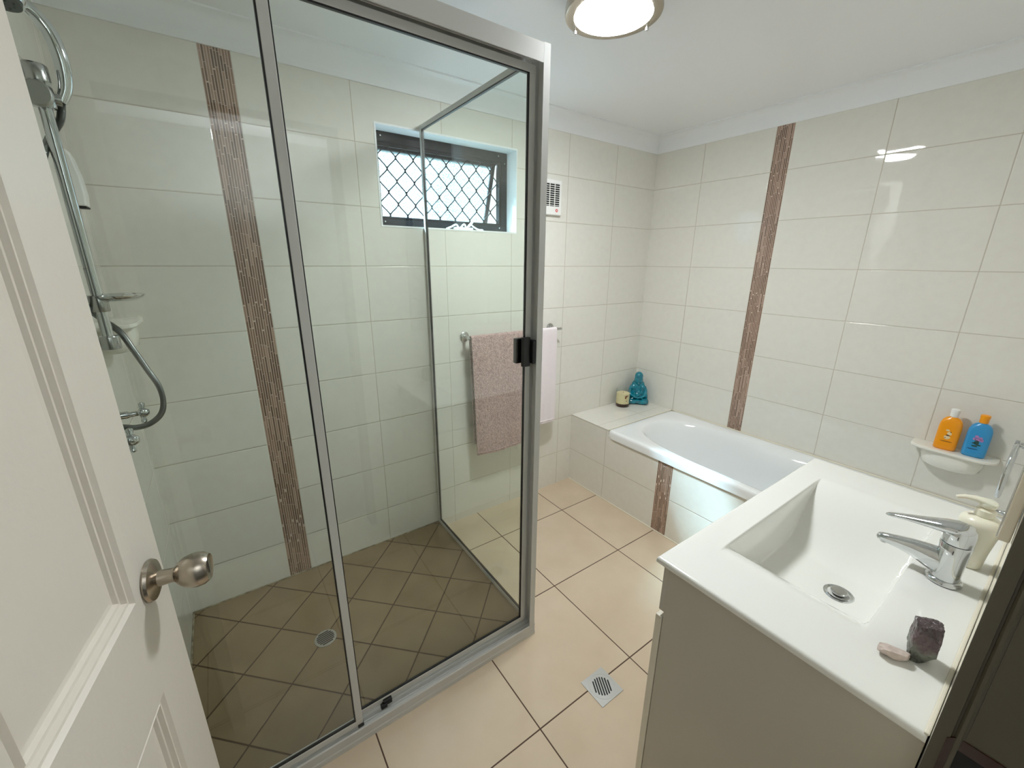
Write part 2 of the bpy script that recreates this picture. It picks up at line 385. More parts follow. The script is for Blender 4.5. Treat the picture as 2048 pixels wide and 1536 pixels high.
wr = slab('wall_right', [(-.7449, .1, -.02, CH)], 'x', 0, -.3432, 0, .1)
structure(wr, 'cream glazed tiled wall beside the bath')
# the panels nearer the door start a new run of tiles after the strip
wr2 = slab('tile_panel', [(YF-.1, -.8293, -.02, CH)], 'x', 0, -.8293, 0, .1, parent=wr)
strip_mesh('mosaic_strip', wr, 'x', 0, .1, -.7449, -.8293, -.02, CH)
wl = slab('wall_left', [(YF-.1, .1, -.02, CH)], 'x', XL, -.04, 0, XL-.1)
structure(wl, 'cream glazed tiled wall with the shower rail')
DZ = 2.06
wf = slab('wall_front', [(JX+.03, .1, -.02, CH), (XL-.1, JX+.03, DZ+.03, CH)], 'y', YF, -.2, 0, YF-.1)
structure(wf, 'tiled wall behind the vanity beside the doorway')
fl = slab('floor', [(XL, 0, YF-.15, 0)], 'z', 0, (-.9778, -.2802), 0, -.05, material=M['floor'])
structure(fl, 'beige square floor tiles with dark brown grout')
SZ = .045
bm = BM(); uvl = bm.loops.layers.uv.new('UVMap'); box(bm, (XL, -.845, 0.001), (-1.69, 0, SZ))
for f in bm.faces:
    for l in f.loops:
        dx, dy = l.vert.co.x + 2.417, l.vert.co.y + .734; l[uvl].uv = ((dx+dy)/math.sqrt(2), (dy-dx)/math.sqrt(2))
me = bpy.data.meshes.new('shower_floor'); bm.to_mesh(me); bm.free(); me.materials.append(M['shfloor'])
sf = bpy.data.objects.new('shower_floor', me); COL.objects.link(sf); sf.parent = fl
sf['label'] = 'darker shower floor of small tiles laid diagonally'
# dirty silicone line along the shower floor
bm = BM(); sweep(bm, [(XL+.003, -.01, SZ+.001), (XL+.003, -.84, SZ+.001)], .0035, 8); sweep(bm, [(XL, -.003, SZ+.001), (-1.70, -.003, SZ+.001)], .0035, 8)
o = link_mesh('silicone_bead', bm, M['caulkd']); o.parent = fl

ce = link_mesh('ceiling', B((XL-.1, YF-.1, CH), (.1, .14, CH+.05)), M['ceil']); structure(ce, 'white painted ceiling')
# coved cornice
def cove(name, axis, a, b, wall, sgn):
    d, h = .058, CH-CB; poly = [(0, 0), (0, .012*0)]
    pr = [(0, CH), (0, CB), (.006, CB)]
    for k in range(9):
        t = k/8*PI/2; pr.append((.008 + (d-.016)*(1-math.cos(t)), CB+.004 + (h-.012)*math.sin(t)))
    pr += [(d-.004, CH-.006), (d, CH-.006), (d, CH)]
    poly = [(wall + sgn*p, z) for p, z in pr]
    bm = BM(); prism(bm, poly, axis, a, b); o = link_mesh(name, bm, M['cornice'], smooth=30); return structure(o, 'white coved cornice')
cove('trim_1', 'x', XL, 0, 0, -1)['label'] = 'white coved cornice above the window wall'
cove('trim_2', 'y', YF, 0, 0, -1)['label'] = 'white coved cornice above the bath wall'
cove('trim_3', 'y', YF, 0, XL, 1)['label'] = 'white coved cornice above the shower rail wall'
cove('trim_4', 'x', XL, 0, YF, 1)['label'] = 'white coved cornice above the doorway wall'

# hallway behind the camera
hb = BM(); box(hb, (-3.7, -3.4, -.05), (-1.2, -3.3, 2.35)); o = structure(link_mesh('wall_hall_back', hb, M['hall']), 'plain painted hallway wall opposite the door')
o = structure(link_mesh('wall_hall_left', B((-3.8, -3.4, -.05), (-3.7, YF-.1, 2.35)), M['hall']), 'plain painted hallway wall left')
o = structure(link_mesh('wall_hall_right', B((-1.2, -3.4, -.05), (-1.1, YF-.1, 2.35)), M['hall']), 'plain painted hallway wall right')
o = structure(link_mesh('wall_hall_near', B((-3.8, YF-.2, -.05), (XL-.0, YF-.101, 2.35)), M['hall']), 'hallway side of the bathroom wall')
o = structure(link_mesh('ceiling_hall', B((-3.8, -3.4, 2.3), (-1.1, YF-.1, 2.35)), M['ceil']), 'white hallway ceiling')
o = structure(link_mesh('floor_hall', B((-3.8, -3.4, -.05), (-1.1, YF-.15, -.001)), M['hallfl']), 'hallway floor')

# ---------------------------------------------------------------- window
wn = empty('window_1', (-1.53, 0, 1.661), 'small high awning window with black security mesh', 'window', kind='structure')
def rim(bm, x0, x1, z0, z1, y0, y1, t, tt=None, tb=None, tr=None):
    tt = tt or t; tb = tb or t; tr = tr or t
    box(bm, (x0, y0, z0), (x1, y1, z0+tb)); box(bm, (x0, y0, z1-tt), (x1, y1, z1)); box(bm, (x0, y0, z0+tb), (x0+t, y1, z1-tt)); box(bm, (x1-tr, y0, z0+tb), (x1, y1, z1-tt))
bm = BM(); rim(bm, WX0, WX1, WZ0, WZ1, -.002, .10, .0075, tr=.004)
part(wn, 'white_reveal', bm, M['cornice'])
FX0, FX1, FZ0, FZ1 = WX0+.006, WX1-.003, WZ0+.012, WZ1-.006
bm = BM(); rim(bm, FX0, FX1, FZ0, FZ1, .088, .138, .026, .045, .032, .04)
part(wn, 'window_frame', bm, M['blackal'], bevel=.002)
bm = BM(); rim(bm, FX0+.024, FX1-.038, FZ0+.030, FZ1-.043, .094, .106, .012, .016, .012, .012)
scr = part(wn, 'security_screen', bm, M['blackal'], bevel=.001)
# expanded diamond grille
gx0, gx1, gz0, gz1 = FX0+.03, FX1-.045, FZ0+.038, FZ1-.052
bm = BM(); DW, DH = .0863, .100
def strand(x, z, s):
    # one wavy wire from (x,z) down to the next knot half a cell lower
    pts = []
    for k in range(9):
        t = k/8; e = t*t*(3-2*t)*.55 + t*.45
        pts.append((x + s*DW/2*(e if True else t), .099, z - DH/2*t))
    pts = [p for p in pts if gx0 <= p[0] <= gx1 and gz0 <= p[2] <= gz1]
    if len(pts) > 1: sweep(bm, pts, .0026, 6)
for j in range(-2, 8):
    for i in range(-2, 11):
        x = -1.823 + DW*i + (DW/2 if j % 2 else 0); z = 1.972 + DH/2 - DH/2*j
        strand(x, z, 1); strand(x, z, -1)
        if gx0 < x < gx1 and gz0+.008 < z < gz1-.004: box(bm, (x-.003, .0965, z-.009), (x+.003, .1015, z+.009))
part(wn, 'diamond_mesh', bm, M['blackal'])
bm = BM()
for x, z in ((WX0+.055, FZ1-.02), (WX1-.06, FZ1-.02), (WX1-.055, FZ0+.02), (WX0+.05, FZ0+.018), (WX1-.02, 2.02)): lathe(bm, [(.004, .087), (.0035, .0855), (0, .085)], (x, 0, z), 12, 'y')
part(wn, 'screw', bm, M['chromed'])
# awning sash swung a little out at the bottom, hinged at the top
sash = BM(); hx0, hx1, hz0, hz1 = FX0+.02, FX1-.05, FZ0+.02, FZ1-.045
def tiltp(p):
    a = math.radians(17); dz = p[2]-hz1; return (p[0], .125 + (p[1]) + (-dz)*math.sin(a), hz1 + dz*math.cos(a))
tmp = BM(); rim(tmp, hx0, hx1, hz0, hz1, 0, .02, .02)
for v in tmp.verts: v.co = Vector(tiltp(v.co))
part(wn, 'awning_sash', tmp, M['blackal'])
tmp = BM(); box(tmp, (hx0+.015, .008, hz0+.015), (hx1-.015, .013, hz1-.015))
for v in tmp.verts: v.co = Vector(tiltp(v.co))
part(wn, 'obscure_pane', tmp, M['frost'])
bm = BM()
box(bm, (-1.50, .050, WZ0+.0075), (-1.40, .085, WZ0+.022))
pts = catmull([(-1.555, .05, 1.672), (-1.53, .045, 1.682), (-1.50, .048, 1.694), (-1.48, .05, 1.678), (-1.455, .045, 1.698), (-1.44, .05, 1.68), (-1.42, .045, 1.70), (-1.40, .05, 1.69), (-1.37, .05, 1.676), (-1.34, .05, 1.674)], 6)
sweep(bm, pts, .004, 8)
sweep(bm, [(-1.425, .05, 1.69), (-1.405, .046, 1.712)], .006, 8)
part(wn, 'chain_winder', bm, M['whitepl'], smooth=40)

# ---------------------------------------------------------------- bath surround and bath
BX = -.6656; BY0, BZ = -.342, .497
bs = empty('bath_surround', (-.33, -.17, 0), 'low tiled ledge and skirt boxing in the bath, with a mosaic strip', 'bath surround')
def uvbox(name, a, b, uo, axis, root, material):
    bm = BM(); uvl = bm.loops.layers.uv.new('UVMap'); box(bm, a, b); bmesh.ops.recalc_face_normals(bm, faces=bm.faces)
    for f in bm.faces:
        n = f.normal
        for l in f.loops:
            c = l.vert.co
            if abs(n.z) > .5: l[uvl].uv = (c.x + .2656, c.y + .25 + .0) if material is M['tile'] else (c.x, c.y)
            elif abs(n.x) > .5: l[uvl].uv = (c.y - uo, c.z - (Z0 if material is M['tile'] else 0))
            else: l[uvl].uv = (c.x, c.z - Z0)
    off = root.location; bmesh.ops.translate(bm, verts=bm.verts, vec=-off)
    me = bpy.data.meshes.new(name); bm.to_mesh(me); bm.free(); me.materials.append(material)
    o = bpy.data.objects.new(name, me); COL.objects.link(o); o.parent = root; return o
uvbox('tiled_ledge', (BX, -.342, .0), (-.001, -.001, BZ), -.3229, 'x', bs, M['tile'])
uvbox('skirt_panel', (BX, -.7174, 0), (BX+.02, -.3421, .46), -.3229, 'x', bs, M['tile'])
o = uvbox('mosaic_strip', (BX-.0005, -.8115, 0), (BX+.02, -.7175, .46), -.8115, 'x', bs, M['mosaic']); o['label'] = 'brown mosaic strip on the bath skirt'
uvbox('skirt_panel', (BX, YF+.001, 0), (BX+.02, -.8116, .46), -.8115, 'x', bs, M['tile'])
bm = BM(); sweep(bm, [(BX-.001, -.001, .002), (BX-.001, YF+.01, .002)], .004, 8); part(bs, 'silicone_bead', bm, M['caulk'])

bt = empty('bathtub', (-.336, -1.15, 0), 'white acrylic bathtub set against the tiled wall', 'bathtub')
bx0, bx1, by0, by1 = -.674, -.001, YF+.001, -.3425
cx, cy, hx, hy = (bx0+bx1)/2, (by0+by1)/2, (bx1-bx0)/2, (by1-by0)/2
NS = 144
def ang(k): return 2*PI*(k+.5)/NS
def rectpt(a, ex, ey, c=(cx, cy), p=60):
    ca, sa = math.cos(a), math.sin(a); r = (abs(ca)**p + abs(sa)**p)**(-1/p); return (c[0]+ex*ca*r, c[1]+ey*sa*r)
def ovalpt(a, ex, ey, p=2.6, c=(cx, cy)):
    ca, sa = math.cos(a), math.sin(a); r = (abs(ca)**p + abs(sa)**p)**(-1/p); return (c[0]+ex*ca*r, c[1]+ey*sa*r)
oc = (-.334, -1.155)
rings = []
def ring(f, z): rings.append([(*f(ang(k)), z) for k in range(NS)])
zr = .499
ring(lambda a: rectpt(a, hx-.004, hy-.004), .447)
ring(lambda a: rectpt(a, hx, hy), .449)
ring(lambda a: rectpt(a, hx, hy), .485)
ring(lambda a: rectpt(a, hx-.004, hy-.003), .496)
ring(lambda a: rectpt(a, hx-.010, hy-.010), zr)
ring(lambda a: rectpt(a, hx-.030, hy-.03), zr-.001)
ring(lambda a: ovalpt(a, .292, .755, 2.9, oc), zr-.003)
ring(lambda a: ovalpt(a, .284, .745, 2.8, oc), zr-.007)
ring(lambda a: ovalpt(a, .276, .735, 2.7, oc), zr-.018)
prof = [(.268, .715, .45), (.262, .69, .40), (.256, .66, .33), (.250, .63, .26), (.243, .60, .19), (.232, .575, .145), (.21, .545, .118), (.17, .49, .104), (.10, .38, .10), (.03, .15, .099)]
for ex, ey, z in prof: ring(lambda a: ovalpt(a, ex, ey, 2.6, oc), z)
# arm rests pushed into the sides
def arm(p):
    x, y, z = p
    g = math.exp(-((y+1.12)/.20)**2) * max(0, min(1, (.497-z)/.03)) * max(0, min(1, (z-.2)/.2))
    s = 1 if x < oc[0] else -1
    return (x + s*.035*g*min(1, abs(x-oc[0])/.2), y, z)
bm = BM(); VR = [[bm.verts.new(arm(p) if i > 6 else p) for p in r] for i, r in enumerate(rings)]
for r, s in zip(VR, VR[1:]):
    for k in range(NS): bm.faces.new((r[k], r[(k+1) % NS], s[(k+1) % NS], s[k]))
bm.faces.new(VR[-1])
part(bt, 'tub_shell', bm, M['white'], smooth=50)
bm = BM(); lathe(bm, [(.03, .099), (.03, .102), (.02, .104), (0, .104)], (-.334, -1.62, 0), 24); part(bt, 'drain', bm, M['chrome'], smooth=40)
bm = BM(); sweep(bm, [(-.0065, -.35, .5), (-.0065, YF+.01, .5)], .005, 8); sweep(bm, [(BX, -.3425, .4985), (-.005, -.3425, .4985)], .003, 8)
part(bt, 'silicone_bead', bm, M['caulk'])

# ---------------------------------------------------------------- shower screen
ss = empty('shower_screen', (-2.2, -.87, 0), 'framed aluminium and glass shower screen with sliding door', 'shower screen')
FYo, FYi, SX = -.895, -.842, -1.6855    # outer/inner face of the front frame, outer face of the corner
bm = BM(); prism(bm, [(FYo, 0), (FYo, .018), (FYo+.002, .021), (FYo+.002, .046), (FYo, .049), (FYo, .053), (FYo+.003, .057), (FYo+.006, .053), (FYo+.008, .047), (FYo+.017, .047), (FYo+.0185, .052), (FYo+.0205, .052), (FYo+.022, .047), (FYo+.026, .047), (FYo+.0275, .062), (FYo+.031, .062), (FYo+.033, .05), (FYi, .05), (FYi, 0)], 'x', XL, SX+.004)
part(ss, 'sill_track', bm, M['alu'])
bm = BM(); prism(bm, [(FYo, 2.047), (FYo, 2.094), (FYi, 2.094), (FYi, 2.047), (FYi-.003, 2.047), (FYi-.003, 2.085), (FYo+.028, 2.085), (FYo+.028, 2.055), (FYo+.025, 2.055), (FYo+.025, 2.085), (FYo+.003, 2.085), (FYo+.003, 2.047)], 'x', XL, SX-.0245)
part(ss, 'header_rail', bm, M['alu'])
bm = BM(); prism(bm, [(SX-.024, FYo), (SX, FYo), (SX, FYi+.004), (SX-.024, FYi+.004), (SX-.024, FYi-.004), (SX-.006, FYi-.008), (SX-.006, FYo+.004), (SX-.024, FYo+.004)], 'z', .052, 2.096)
part(ss, 'corner_post', bm, M['alu'])
def panel(root, name, gname, axis, val, u0, u1, z0, z1, fw, th, fwl=None):
    """framed glass: axis 'y' = panel lying in plane y=val"""
    fwl = fwl or fw; bm = BM()
    def bx(ua, ub, za, zb, t=th):
        if axis == 'y': box(bm, (ua, val-t/2, za), (ub, val+t/2, zb))
        else: box(bm, (val-t/2, ua, za), (val+t/2, ub, zb))
    bx(u0, u1, z0, z0+fw); bx(u0, u1, z1-fw, z1); bx(u0, u0+fwl, z0+fw, z1-fw); bx(u1-fw, u1, z0+fw, z1-fw)
    f = part(root, name, bm, M['alu'], bevel=.0012)
    bm = BM()
    e = .0035
    for ua, ub, za, zb in ((u0+fwl, u1-fw, z0+fw, z0+fw+e), (u0+fwl, u1-fw, z1-fw-e, z1-fw), (u0+fwl, u0+fwl+e, z0+fw, z1-fw), (u1-fw-e, u1-fw, z0+fw, z1-fw)): bx(ua, ub, za, zb, th*.7)
    part(f, 'rubber_seal', bm, M['blackpl'])
    bm = BM(); t = .005
    if axis == 'y': box(bm, (u0+fwl*.6, val-t/2, z0+fw*.6), (u1-fw*.6, val+t/2, z1-fw*.6))
    else: box(bm, (val-t/2, u0+fwl*.6, z0+fw*.6), (val+t/2, u1-fw*.6, z1-fw*.6))
    part(f, gname, bm, M['glass'])
    return f
fp = panel(ss, 'front_panel', 'glass_pane', 'y', -.881, XL+.004, -2.388, .066, 2.052, .021, .012)
sd = panel(ss, 'sliding_door', 'glass_pane', 'y', -.857, -2.406, -1.712, .068, 2.05, .021, .012)
sp = panel(ss, 'side_panel', 'glass_pane', 'x', -1.693, -.8365, -.003, .046, 2.094, .018, .014)
bm = BM(); box(bm, (-1.701, -.840, 0), (-1.684, -.002, .0455)); part(ss, 'side_sill', bm, M['alu'], bevel=.001)
bm = BM(); box(bm, (-1.752, -.878, 1.172), (-1.722, -.863, 1.272)); box(bm, (-1.722, -.892, 1.182), (-1.704, -.863, 1.262)); box(bm, (-1.762, -.850, 1.180), (-1.722, -.832, 1.266))
part(sd, 'door_handle', bm, M['blackpl'], bevel=.003)
bm = BM(); box(bm, (-2.315, -.873, .062), (-2.286, -.858, .083)); box(bm, (-2.325, -.877, .058), (-2.304, -.865, .074)); part(sd, 'roller', bm, M['blackpl'], bevel=.002)
bm = BM(); box(bm, (-2.405, -.8905, .058), (-2.386, -.876, .07)); part(fp, 'guide_block', bm, M['blackpl'], bevel=.002)

# ---------------------------------------------------------------- floor wastes
fd = empty('floor_drain', (-1.6165, -1.217, .0), 'square steel grate let into the beige floor tiles', 'floor drain')
bm = BM(); box(bm, (-1.6715, -1.272, .0005), (-1.5615, -1.162, .002)); part(fd, 'plate', bm, M['steel'], bevel=.0006)
def slots(bm, cx, cy, R, n, ang0, z, wv, gap):
    c, s = math.cos(ang0), math.sin(ang0)
    for i in range(n):
        o = (i-(n-1)/2)*gap; hl = math.sqrt(max(R*R-o*o, 0))-.002
        if hl < .004: continue
        poly = []
        for k in range(9): a = -PI/2+PI*k/8; poly.append((hl-wv+wv*math.cos(a), o+wv*math.sin(a)))
        for k in range(9): a = PI/2+PI*k/8; poly.append((-hl+wv+wv*math.cos(a), o+wv*math.sin(a)))
        vs = [(cx+x*c-y*s, cy+x*s+y*c) for x, y in poly]
        prism(bm, vs, 'z', z, z+.0009)
bm = BM(); slots(bm, -1.6165, -1.217, .037, 7, math.radians(62), .0018, .0027, .0095); part(fd, 'slot', bm, M['dark'])
bm = BM()
lathe(bm, [(.0485, .0019), (.0485, .0026), (.0465, .0026), (.0465, .0019)], (-1.6165, -1.217, 0), 48); part(fd, 'ring', bm, M['steel'], smooth=40)
sdn = empty('shower_drain', (-2.418, -.461, SZ), 'small round grate in the dark shower floor', 'shower drain')
bm = BM(); lathe(bm, [(.041, SZ-.001), (.041, SZ+.0022), (.036, SZ+.003), (0, SZ+.003)], (-2.418, -.461, 0), 40); part(sdn, 'plate', bm, M['steel'], smooth=40)
bm = BM(); slots(bm, -2.418, -.461, .035, 7, math.radians(8), SZ+.0028, .0027, .0090); part(sdn, 'slot', bm, M['dark'])

# ---------------------------------------------------------------- vanity
VX0, VX1, VY0, VY1, VZ = -1.806, -.900, YF+.002, -1.488, .85
vc = empty('vanity_cabinet', (-1.353, -1.72, 0), 'floor standing cream laminate vanity cabinet under the basin top', 'vanity cabinet')
bm = BM(); box(bm, (VX0+.012, VY0, .10), (VX0+.028, -1.517, VZ-.020)); part(vc, 'end_panel', bm, M['cab'])
bm = BM(); box(bm, (VX1-.028, VY0, .10), (VX1-.012, -1.517, VZ-.020)); part(vc, 'end_panel', bm, M['cab'])
bm = BM(); box(bm, (VX0+.028, VY0, .10), (VX1-.028, -1.53, .116)); box(bm, (VX0+.0285, VY0, .117), (VX1-.0285, VY0+.01, VZ-.18)); part(vc, 'carcass_board', bm, M['cab'])
bm = BM(); box(bm, (VX0+.014, -1.5165, .70), (VX1-.014, -1.502, VZ-.020)); part(vc, 'top_rail', bm, M['cab'], bevel=.001)
for a, b, hxx in ((VX0+.010, -1.3545, -1.40), (-1.3515, VX1-.010, -1.31)):
    bm = BM(); box(bm, (a, -1.5155, .112), (b, -1.498, .685)); d = part(vc, 'door', bm, M['cabdoor'], bevel=.0015)
    bm = BM(); sweep(bm, [(hxx, -1.497, .60), (hxx, -1.475, .60), (hxx, -1.475, .50), (hxx, -1.497, .50)], .004, 10); part(d, 'handle', bm, M['chromed'], smooth=40)
bm = BM(); box(bm, (VX0+.03, VY0, .0), (VX1-.03, -1.55, .10)); part(vc, 'kickboard', bm, M['cab'])

vt = empty('vanity_sink', (-1.353, -1.72, VZ-.02), 'white one piece ceramic vanity top with moulded basin', 'sink')
bX0, bX1, bY0, bY1 = -1.668, -1.048, -1.838, -1.560
def sstep(t): t = max(0, min(1, t)); return t*t*(3-2*t)
def depth(x, y):
    s = (x-(bX0+bX1)/2)/((bX1-bX0)/2)
    a = sstep((1-abs(s))/.78)
    if a <= 0: return 0
    full = .150*a
    wf_ = min(1, (bY1-y)/(.004+.012*a)); wb_ = min(1, (y-bY0)/(.006+.022*a))
    if y >= bY1 or y <= bY0: return 0
    e = sstep(wf_)*math.sin(PI/2*max(0, min(1, wb_)))
    # base falls towards the waste
    q = 1 - .10*min(1, abs(y+1.738)/.17)
    return full*e*q
xs = [VX0, VX0+.0015, VX0+.004, VX0+.008] + [bX0 - .03 + (bX1-bX0+.06)*i/84 for i in range(85)] + [VX1-.008, VX1-.004, VX1-.0015, VX1]
ys = [VY0, VY0+.01, -1.9, -1.87] + [bY0 - .004 + .07*i/16 for i in range(17)] + [bY0+.07 + (bY1-bY0-.10)*i/18 for i in range(19)] + [bY1 - .028 + .032*i/20 for i in range(21)] + [-1.53, VY1-.008, VY1-.004, VY1-.0015, VY1]
ys = sorted(set(round(y, 5) for y in ys))
def edge(x, y):
    dz = 0
    for d in (x-VX0, VX1-x, VY1-y):
        if d < .006: dz = max(dz, .006-math.sqrt(max(0, .006**2-(.006-d)**2)))
    return dz
bm = BM(); G = [[bm.verts.new((x, y, VZ - depth(x, y) - edge(x, y))) for y in ys] for x in xs]
for i in range(len(xs)-1):
    for j in range(len(ys)-1): bm.faces.new((G[i][j], G[i+1][j], G[i+1][j+1], G[i][j+1]))
# underside with rounded lip
zb = VZ-.0195
def low(v, dx, dy, z): return bm.verts.new((v.co.x+dx, v.co.y+dy, z))
border = [G[i][0] for i in range(len(xs))] + [G[-1][j] for j in range(1, len(ys))] + [G[i][-1] for i in range(len(xs)-2, -1, -1)] + [G[0][j] for j in range(len(ys)-2, 0, -1)]
L1 = [bm.verts.new((v.co.x, v.co.y, zb+.005)) for v in border]
L2 = [bm.verts.new((min(max(v.co.x, VX0+.005), VX1-.005), min(v.co.y, VY1-.005), zb)) for v in border]
n = len(border)
for i in range(n):
    bm.faces.new((border[i], L1[i], L1[(i+1) % n], border[(i+1) % n])); bm.faces.new((L1[i], L2[i], L2[(i+1) % n], L1[(i+1) % n]))
part(vt, 'basin', bm, M['basin'], smooth=48)
bm = BM(); box(bm, (VX0, YF+.0005, VZ-.001), (VX1, YF+.007, VZ+.004)); part(vt, 'silicone_bead', bm, M['caulk'], bevel=.002)
dzc = VZ - depth(-1.372, -1.738)
bm = BM(); lathe(bm, [(.0335, dzc-.002), (.0335, dzc+.002), (.030, dzc+.0045), (.024, dzc+.003), (.022, dzc-.004), (0, dzc-.004)], (-1.372, -1.738, 0), 40); wst = part(vt, 'waste_ring', bm, M['chrome'], smooth=40)
bm = BM(); lathe(bm, [(.0135, dzc-.004), (.0135, dzc+.007)], (-1.372, -1.738, 0), 32); part(wst, 'plug_seal', bm, M['blackpl'], smooth=40)
bm = BM(); lathe(bm, [(.0175, dzc+.007), (.0185, dzc+.010), (.016, dzc+.0125), (0, dzc+.0135)], (-1.372, -1.738, 0), 36); part(wst, 'plug', bm, M['chromed'], smooth=40)

# ---------------------------------------------------------------- basin mixer
tx, ty = -1.353, -1.894
tp = empty('basin_tap', (tx, ty, VZ), 'chrome single lever mixer tap on the vanity top', 'tap')
bm = BM(); lathe(bm, [(.0275, VZ), (.030, VZ+.002), (.030, VZ+.006), (.027, VZ+.010), (.0245, VZ+.011)], (tx, ty, 0), 48); part(tp, 'base_ring', bm, M['chrome'], smooth=50)
bm = BM(); lathe(bm, [(.0235, VZ+.009), (.0235, VZ+.035), (.0243, VZ+.07), (.0252, VZ+.095), (.024, VZ+.0965)], (tx, ty, 0), 48)
part(tp, 'tap_body', bm, M['chrome'], smooth=50)
bm = BM()
sec = []
P_ = [(ty+.002, .889, .021, .033), (ty+.02, .893, .020, .030), (ty+.04, .896, .018, .0255), (ty+.06, .8975, .0155, .0205), (ty+.08, .897, .0135, .0160), (ty+.10, .895, .0118, .0125), (ty+.112, .8935, .011, .0108), (ty+.119, .8925, .0085, .0085), (ty+.1225, .8918, .004, .004)]
sweep(bm, [(tx, y, z) for y, z, a, b in P_], 0, 28, flat=[(a, b) for y, z, a, b in P_]); part(tp, 'spout', bm, M['chrome'], smooth=60)
bm = BM(); lathe(bm, [(.0065, .8825), (.0075, .884), (.0075, .890)], (tx, ty+.108, 0), 24); part(tp, 'aerator', bm, M['chromed'], smooth=40)
bm = BM(); lathe(bm, [(.0248, VZ+.0985), (.0252, VZ+.1), (.0252, VZ+.120), (.0235, VZ+.131), (.017, VZ+.1385), (.006, VZ+.1415), (0, VZ+.142)], (tx, ty, 0), 48)
hd = part(tp, 'lever_cap', bm, M['chrome'], smooth=50)
bm = BM(); Q_ = [(ty-.019, .9835, .014, .006), (ty-.01, .9825, .0225, .0115), (ty+.006, .9800, .0250, .0145), (ty+.022, .9765, .0235, .0140), (ty+.04, .9725, .0195, .0115), (ty+.06, .9680, .0155, .0090), (ty+.08, .9635, .012, .0070), (ty+.10, .9585, .0092, .0054), (ty+.113, .9550, .0072, .0043), (ty+.118, .9535, .003, .002)]
sweep(bm, [(tx, y, z) for y, z, a, b in Q_], 0, 28, flat=[(a, b) for y, z, a, b in Q_]); part(tp, 'lever', bm, M['chrome'], smooth=60)

# ---------------------------------------------------------------- soap dispenser
dx_, dy_ = -1.232, -1.912
sdp = empty('soap_dispenser', (dx_, dy_, VZ), 'cream pump soap dispenser standing behind the mixer tap', 'soap dispenser')
bm = BM(); lathe(bm, [(.0215, VZ+.0005), (.0235, VZ+.003), (.026, VZ+.04), (.030, VZ+.075), (.0345, VZ+.100), (.0355, VZ+.108), (.033, VZ+.117), (.024, VZ+.124), (.0145, VZ+.127), (.0145, VZ+.130), (0, VZ+.130)], (dx_, dy_, 0), 44); part(sdp, 'bottle', bm, M['pearl'], smooth=40)
bm = BM(); lathe(bm, [(.0165, VZ+.128), (.0165, VZ+.142), (.013, VZ+.145), (.006, VZ+.146), (.006, VZ+.152), (0, VZ+.152)], (dx_, dy_, 0), 36); part(sdp, 'collar', bm, M['pearl'], smooth=40)
bm = BM()
sweep(bm, [(dx_, dy_-.012, VZ+.158), (dx_, dy_+.0, VZ+.160), (dx_-.004, dy_+.02, VZ+.162), (dx_-.01, dy_+.036, VZ+.161), (dx_-.015, dy_+.048, VZ+.156)], 0, 20, flat=[(.012, .005), (.0145, .007), (.009, .006), (.006, .005), (.0045, .004)])
lathe(bm, [(.0135, VZ+.150), (.0145, VZ+.154), (.0145, VZ+.160), (.010, VZ+.1655), (0, VZ+.166)], (dx_, dy_, 0), 32)
part(sdp, 'pump_head', bm, M['pearl'], smooth=50)

# ---------------------------------------------------------------- crystals
def rock(name, c, dims, rot, seed, cuts, material, label, sub=3):
    bm = BM(); bmesh.ops.create_icosphere(bm, subdivisions=5, radius=1)
    rnd = random.Random(seed)
    planes = cuts(rnd)
    for v in bm.verts:
        d = v.co.normalized(); r = 9
        for nrm, off in planes:
            k = d.dot(nrm)
            if k > 1e-3: r = min(r, off/k)
        r *= 1 + .05*noise.noise(d*3.1+Vector((seed, 0, 0))) + .03*noise.noise(d*9+Vector((seed, 2, 0)))
        v.co = d*r
    Rm = Matrix.Rotation(rot, 3, 'Z')
    for v in bm.verts: v.co = Rm @ Vector((v.co.x*dims[0], v.co.y*dims[1], v.co.z*dims[2]))
    zmin = min(v.co.z for v in bm.verts)
    for v in bm.verts: v.co.z -= zmin
    me = bpy.data.meshes.new(name)
    for f in bm.faces: f.smooth = False
    bm.to_mesh(me); bm.free(); me.materials.append(material)
    o = bpy.data.objects.new(name, me); COL.objects.link(o); o.location = c
    o['label'] = label; o['category'] = 'crystal'; return o
def blocky(rnd):
    ps = [(Vector((1, 0, 0)), 1), (Vector((-1, 0, 0)), 1), (Vector((0, 1, 0)), 1), (Vector((0, -1, 0)), 1), (Vector((0, 0, 1)), 1), (Vector((0, 0, -1)), .98)]
    for s in (-1, 1):
        for t in (-1, 1): ps.append((Vector((s, t, .2)).normalized(), 1.27))
    ps += [(Vector((.25, .1, 1)).normalized(), 1.05), (Vector((-.6, -.2, .8)).normalized(), 1.22), (Vector((.2, .6, -.8)).normalized(), 1.15), (Vector((-.4, -.5, -.8)).normalized(), 1.12)]
    return ps
def pebbly(rnd):
    ps = []
    for i in range(16):
        a = rnd.uniform(0, 2*PI); z = rnd.uniform(-1, 1); q = math.sqrt(1-z*z); ps.append((Vector((q*math.cos(a), q*math.sin(a), z)), rnd.uniform(.8, 1)))
    ps += [(Vector((0, 0, -1)), .8), (Vector((0, 0, 1)), .85), (Vector((1, 0, 0)), 1), (Vector((-1, 0, 0)), 1), (Vector((0, 1, 0)), .9), (Vector((0, -1, 0)), .9)]
    return ps
rock('amethyst_crystal', (-1.646, -1.912, VZ), (.0205, .017, .0375), math.radians(15), 3, blocky, M['amethyst'], 'dark purple and grey crystal chunk standing upright on the vanity')
rock('rose_crystal', (-1.682, -1.886, VZ), (.024, .013, .0105), math.radians(-62), 8, pebbly, M['rose'], 'small pale pink stone lying beside the purple crystal')

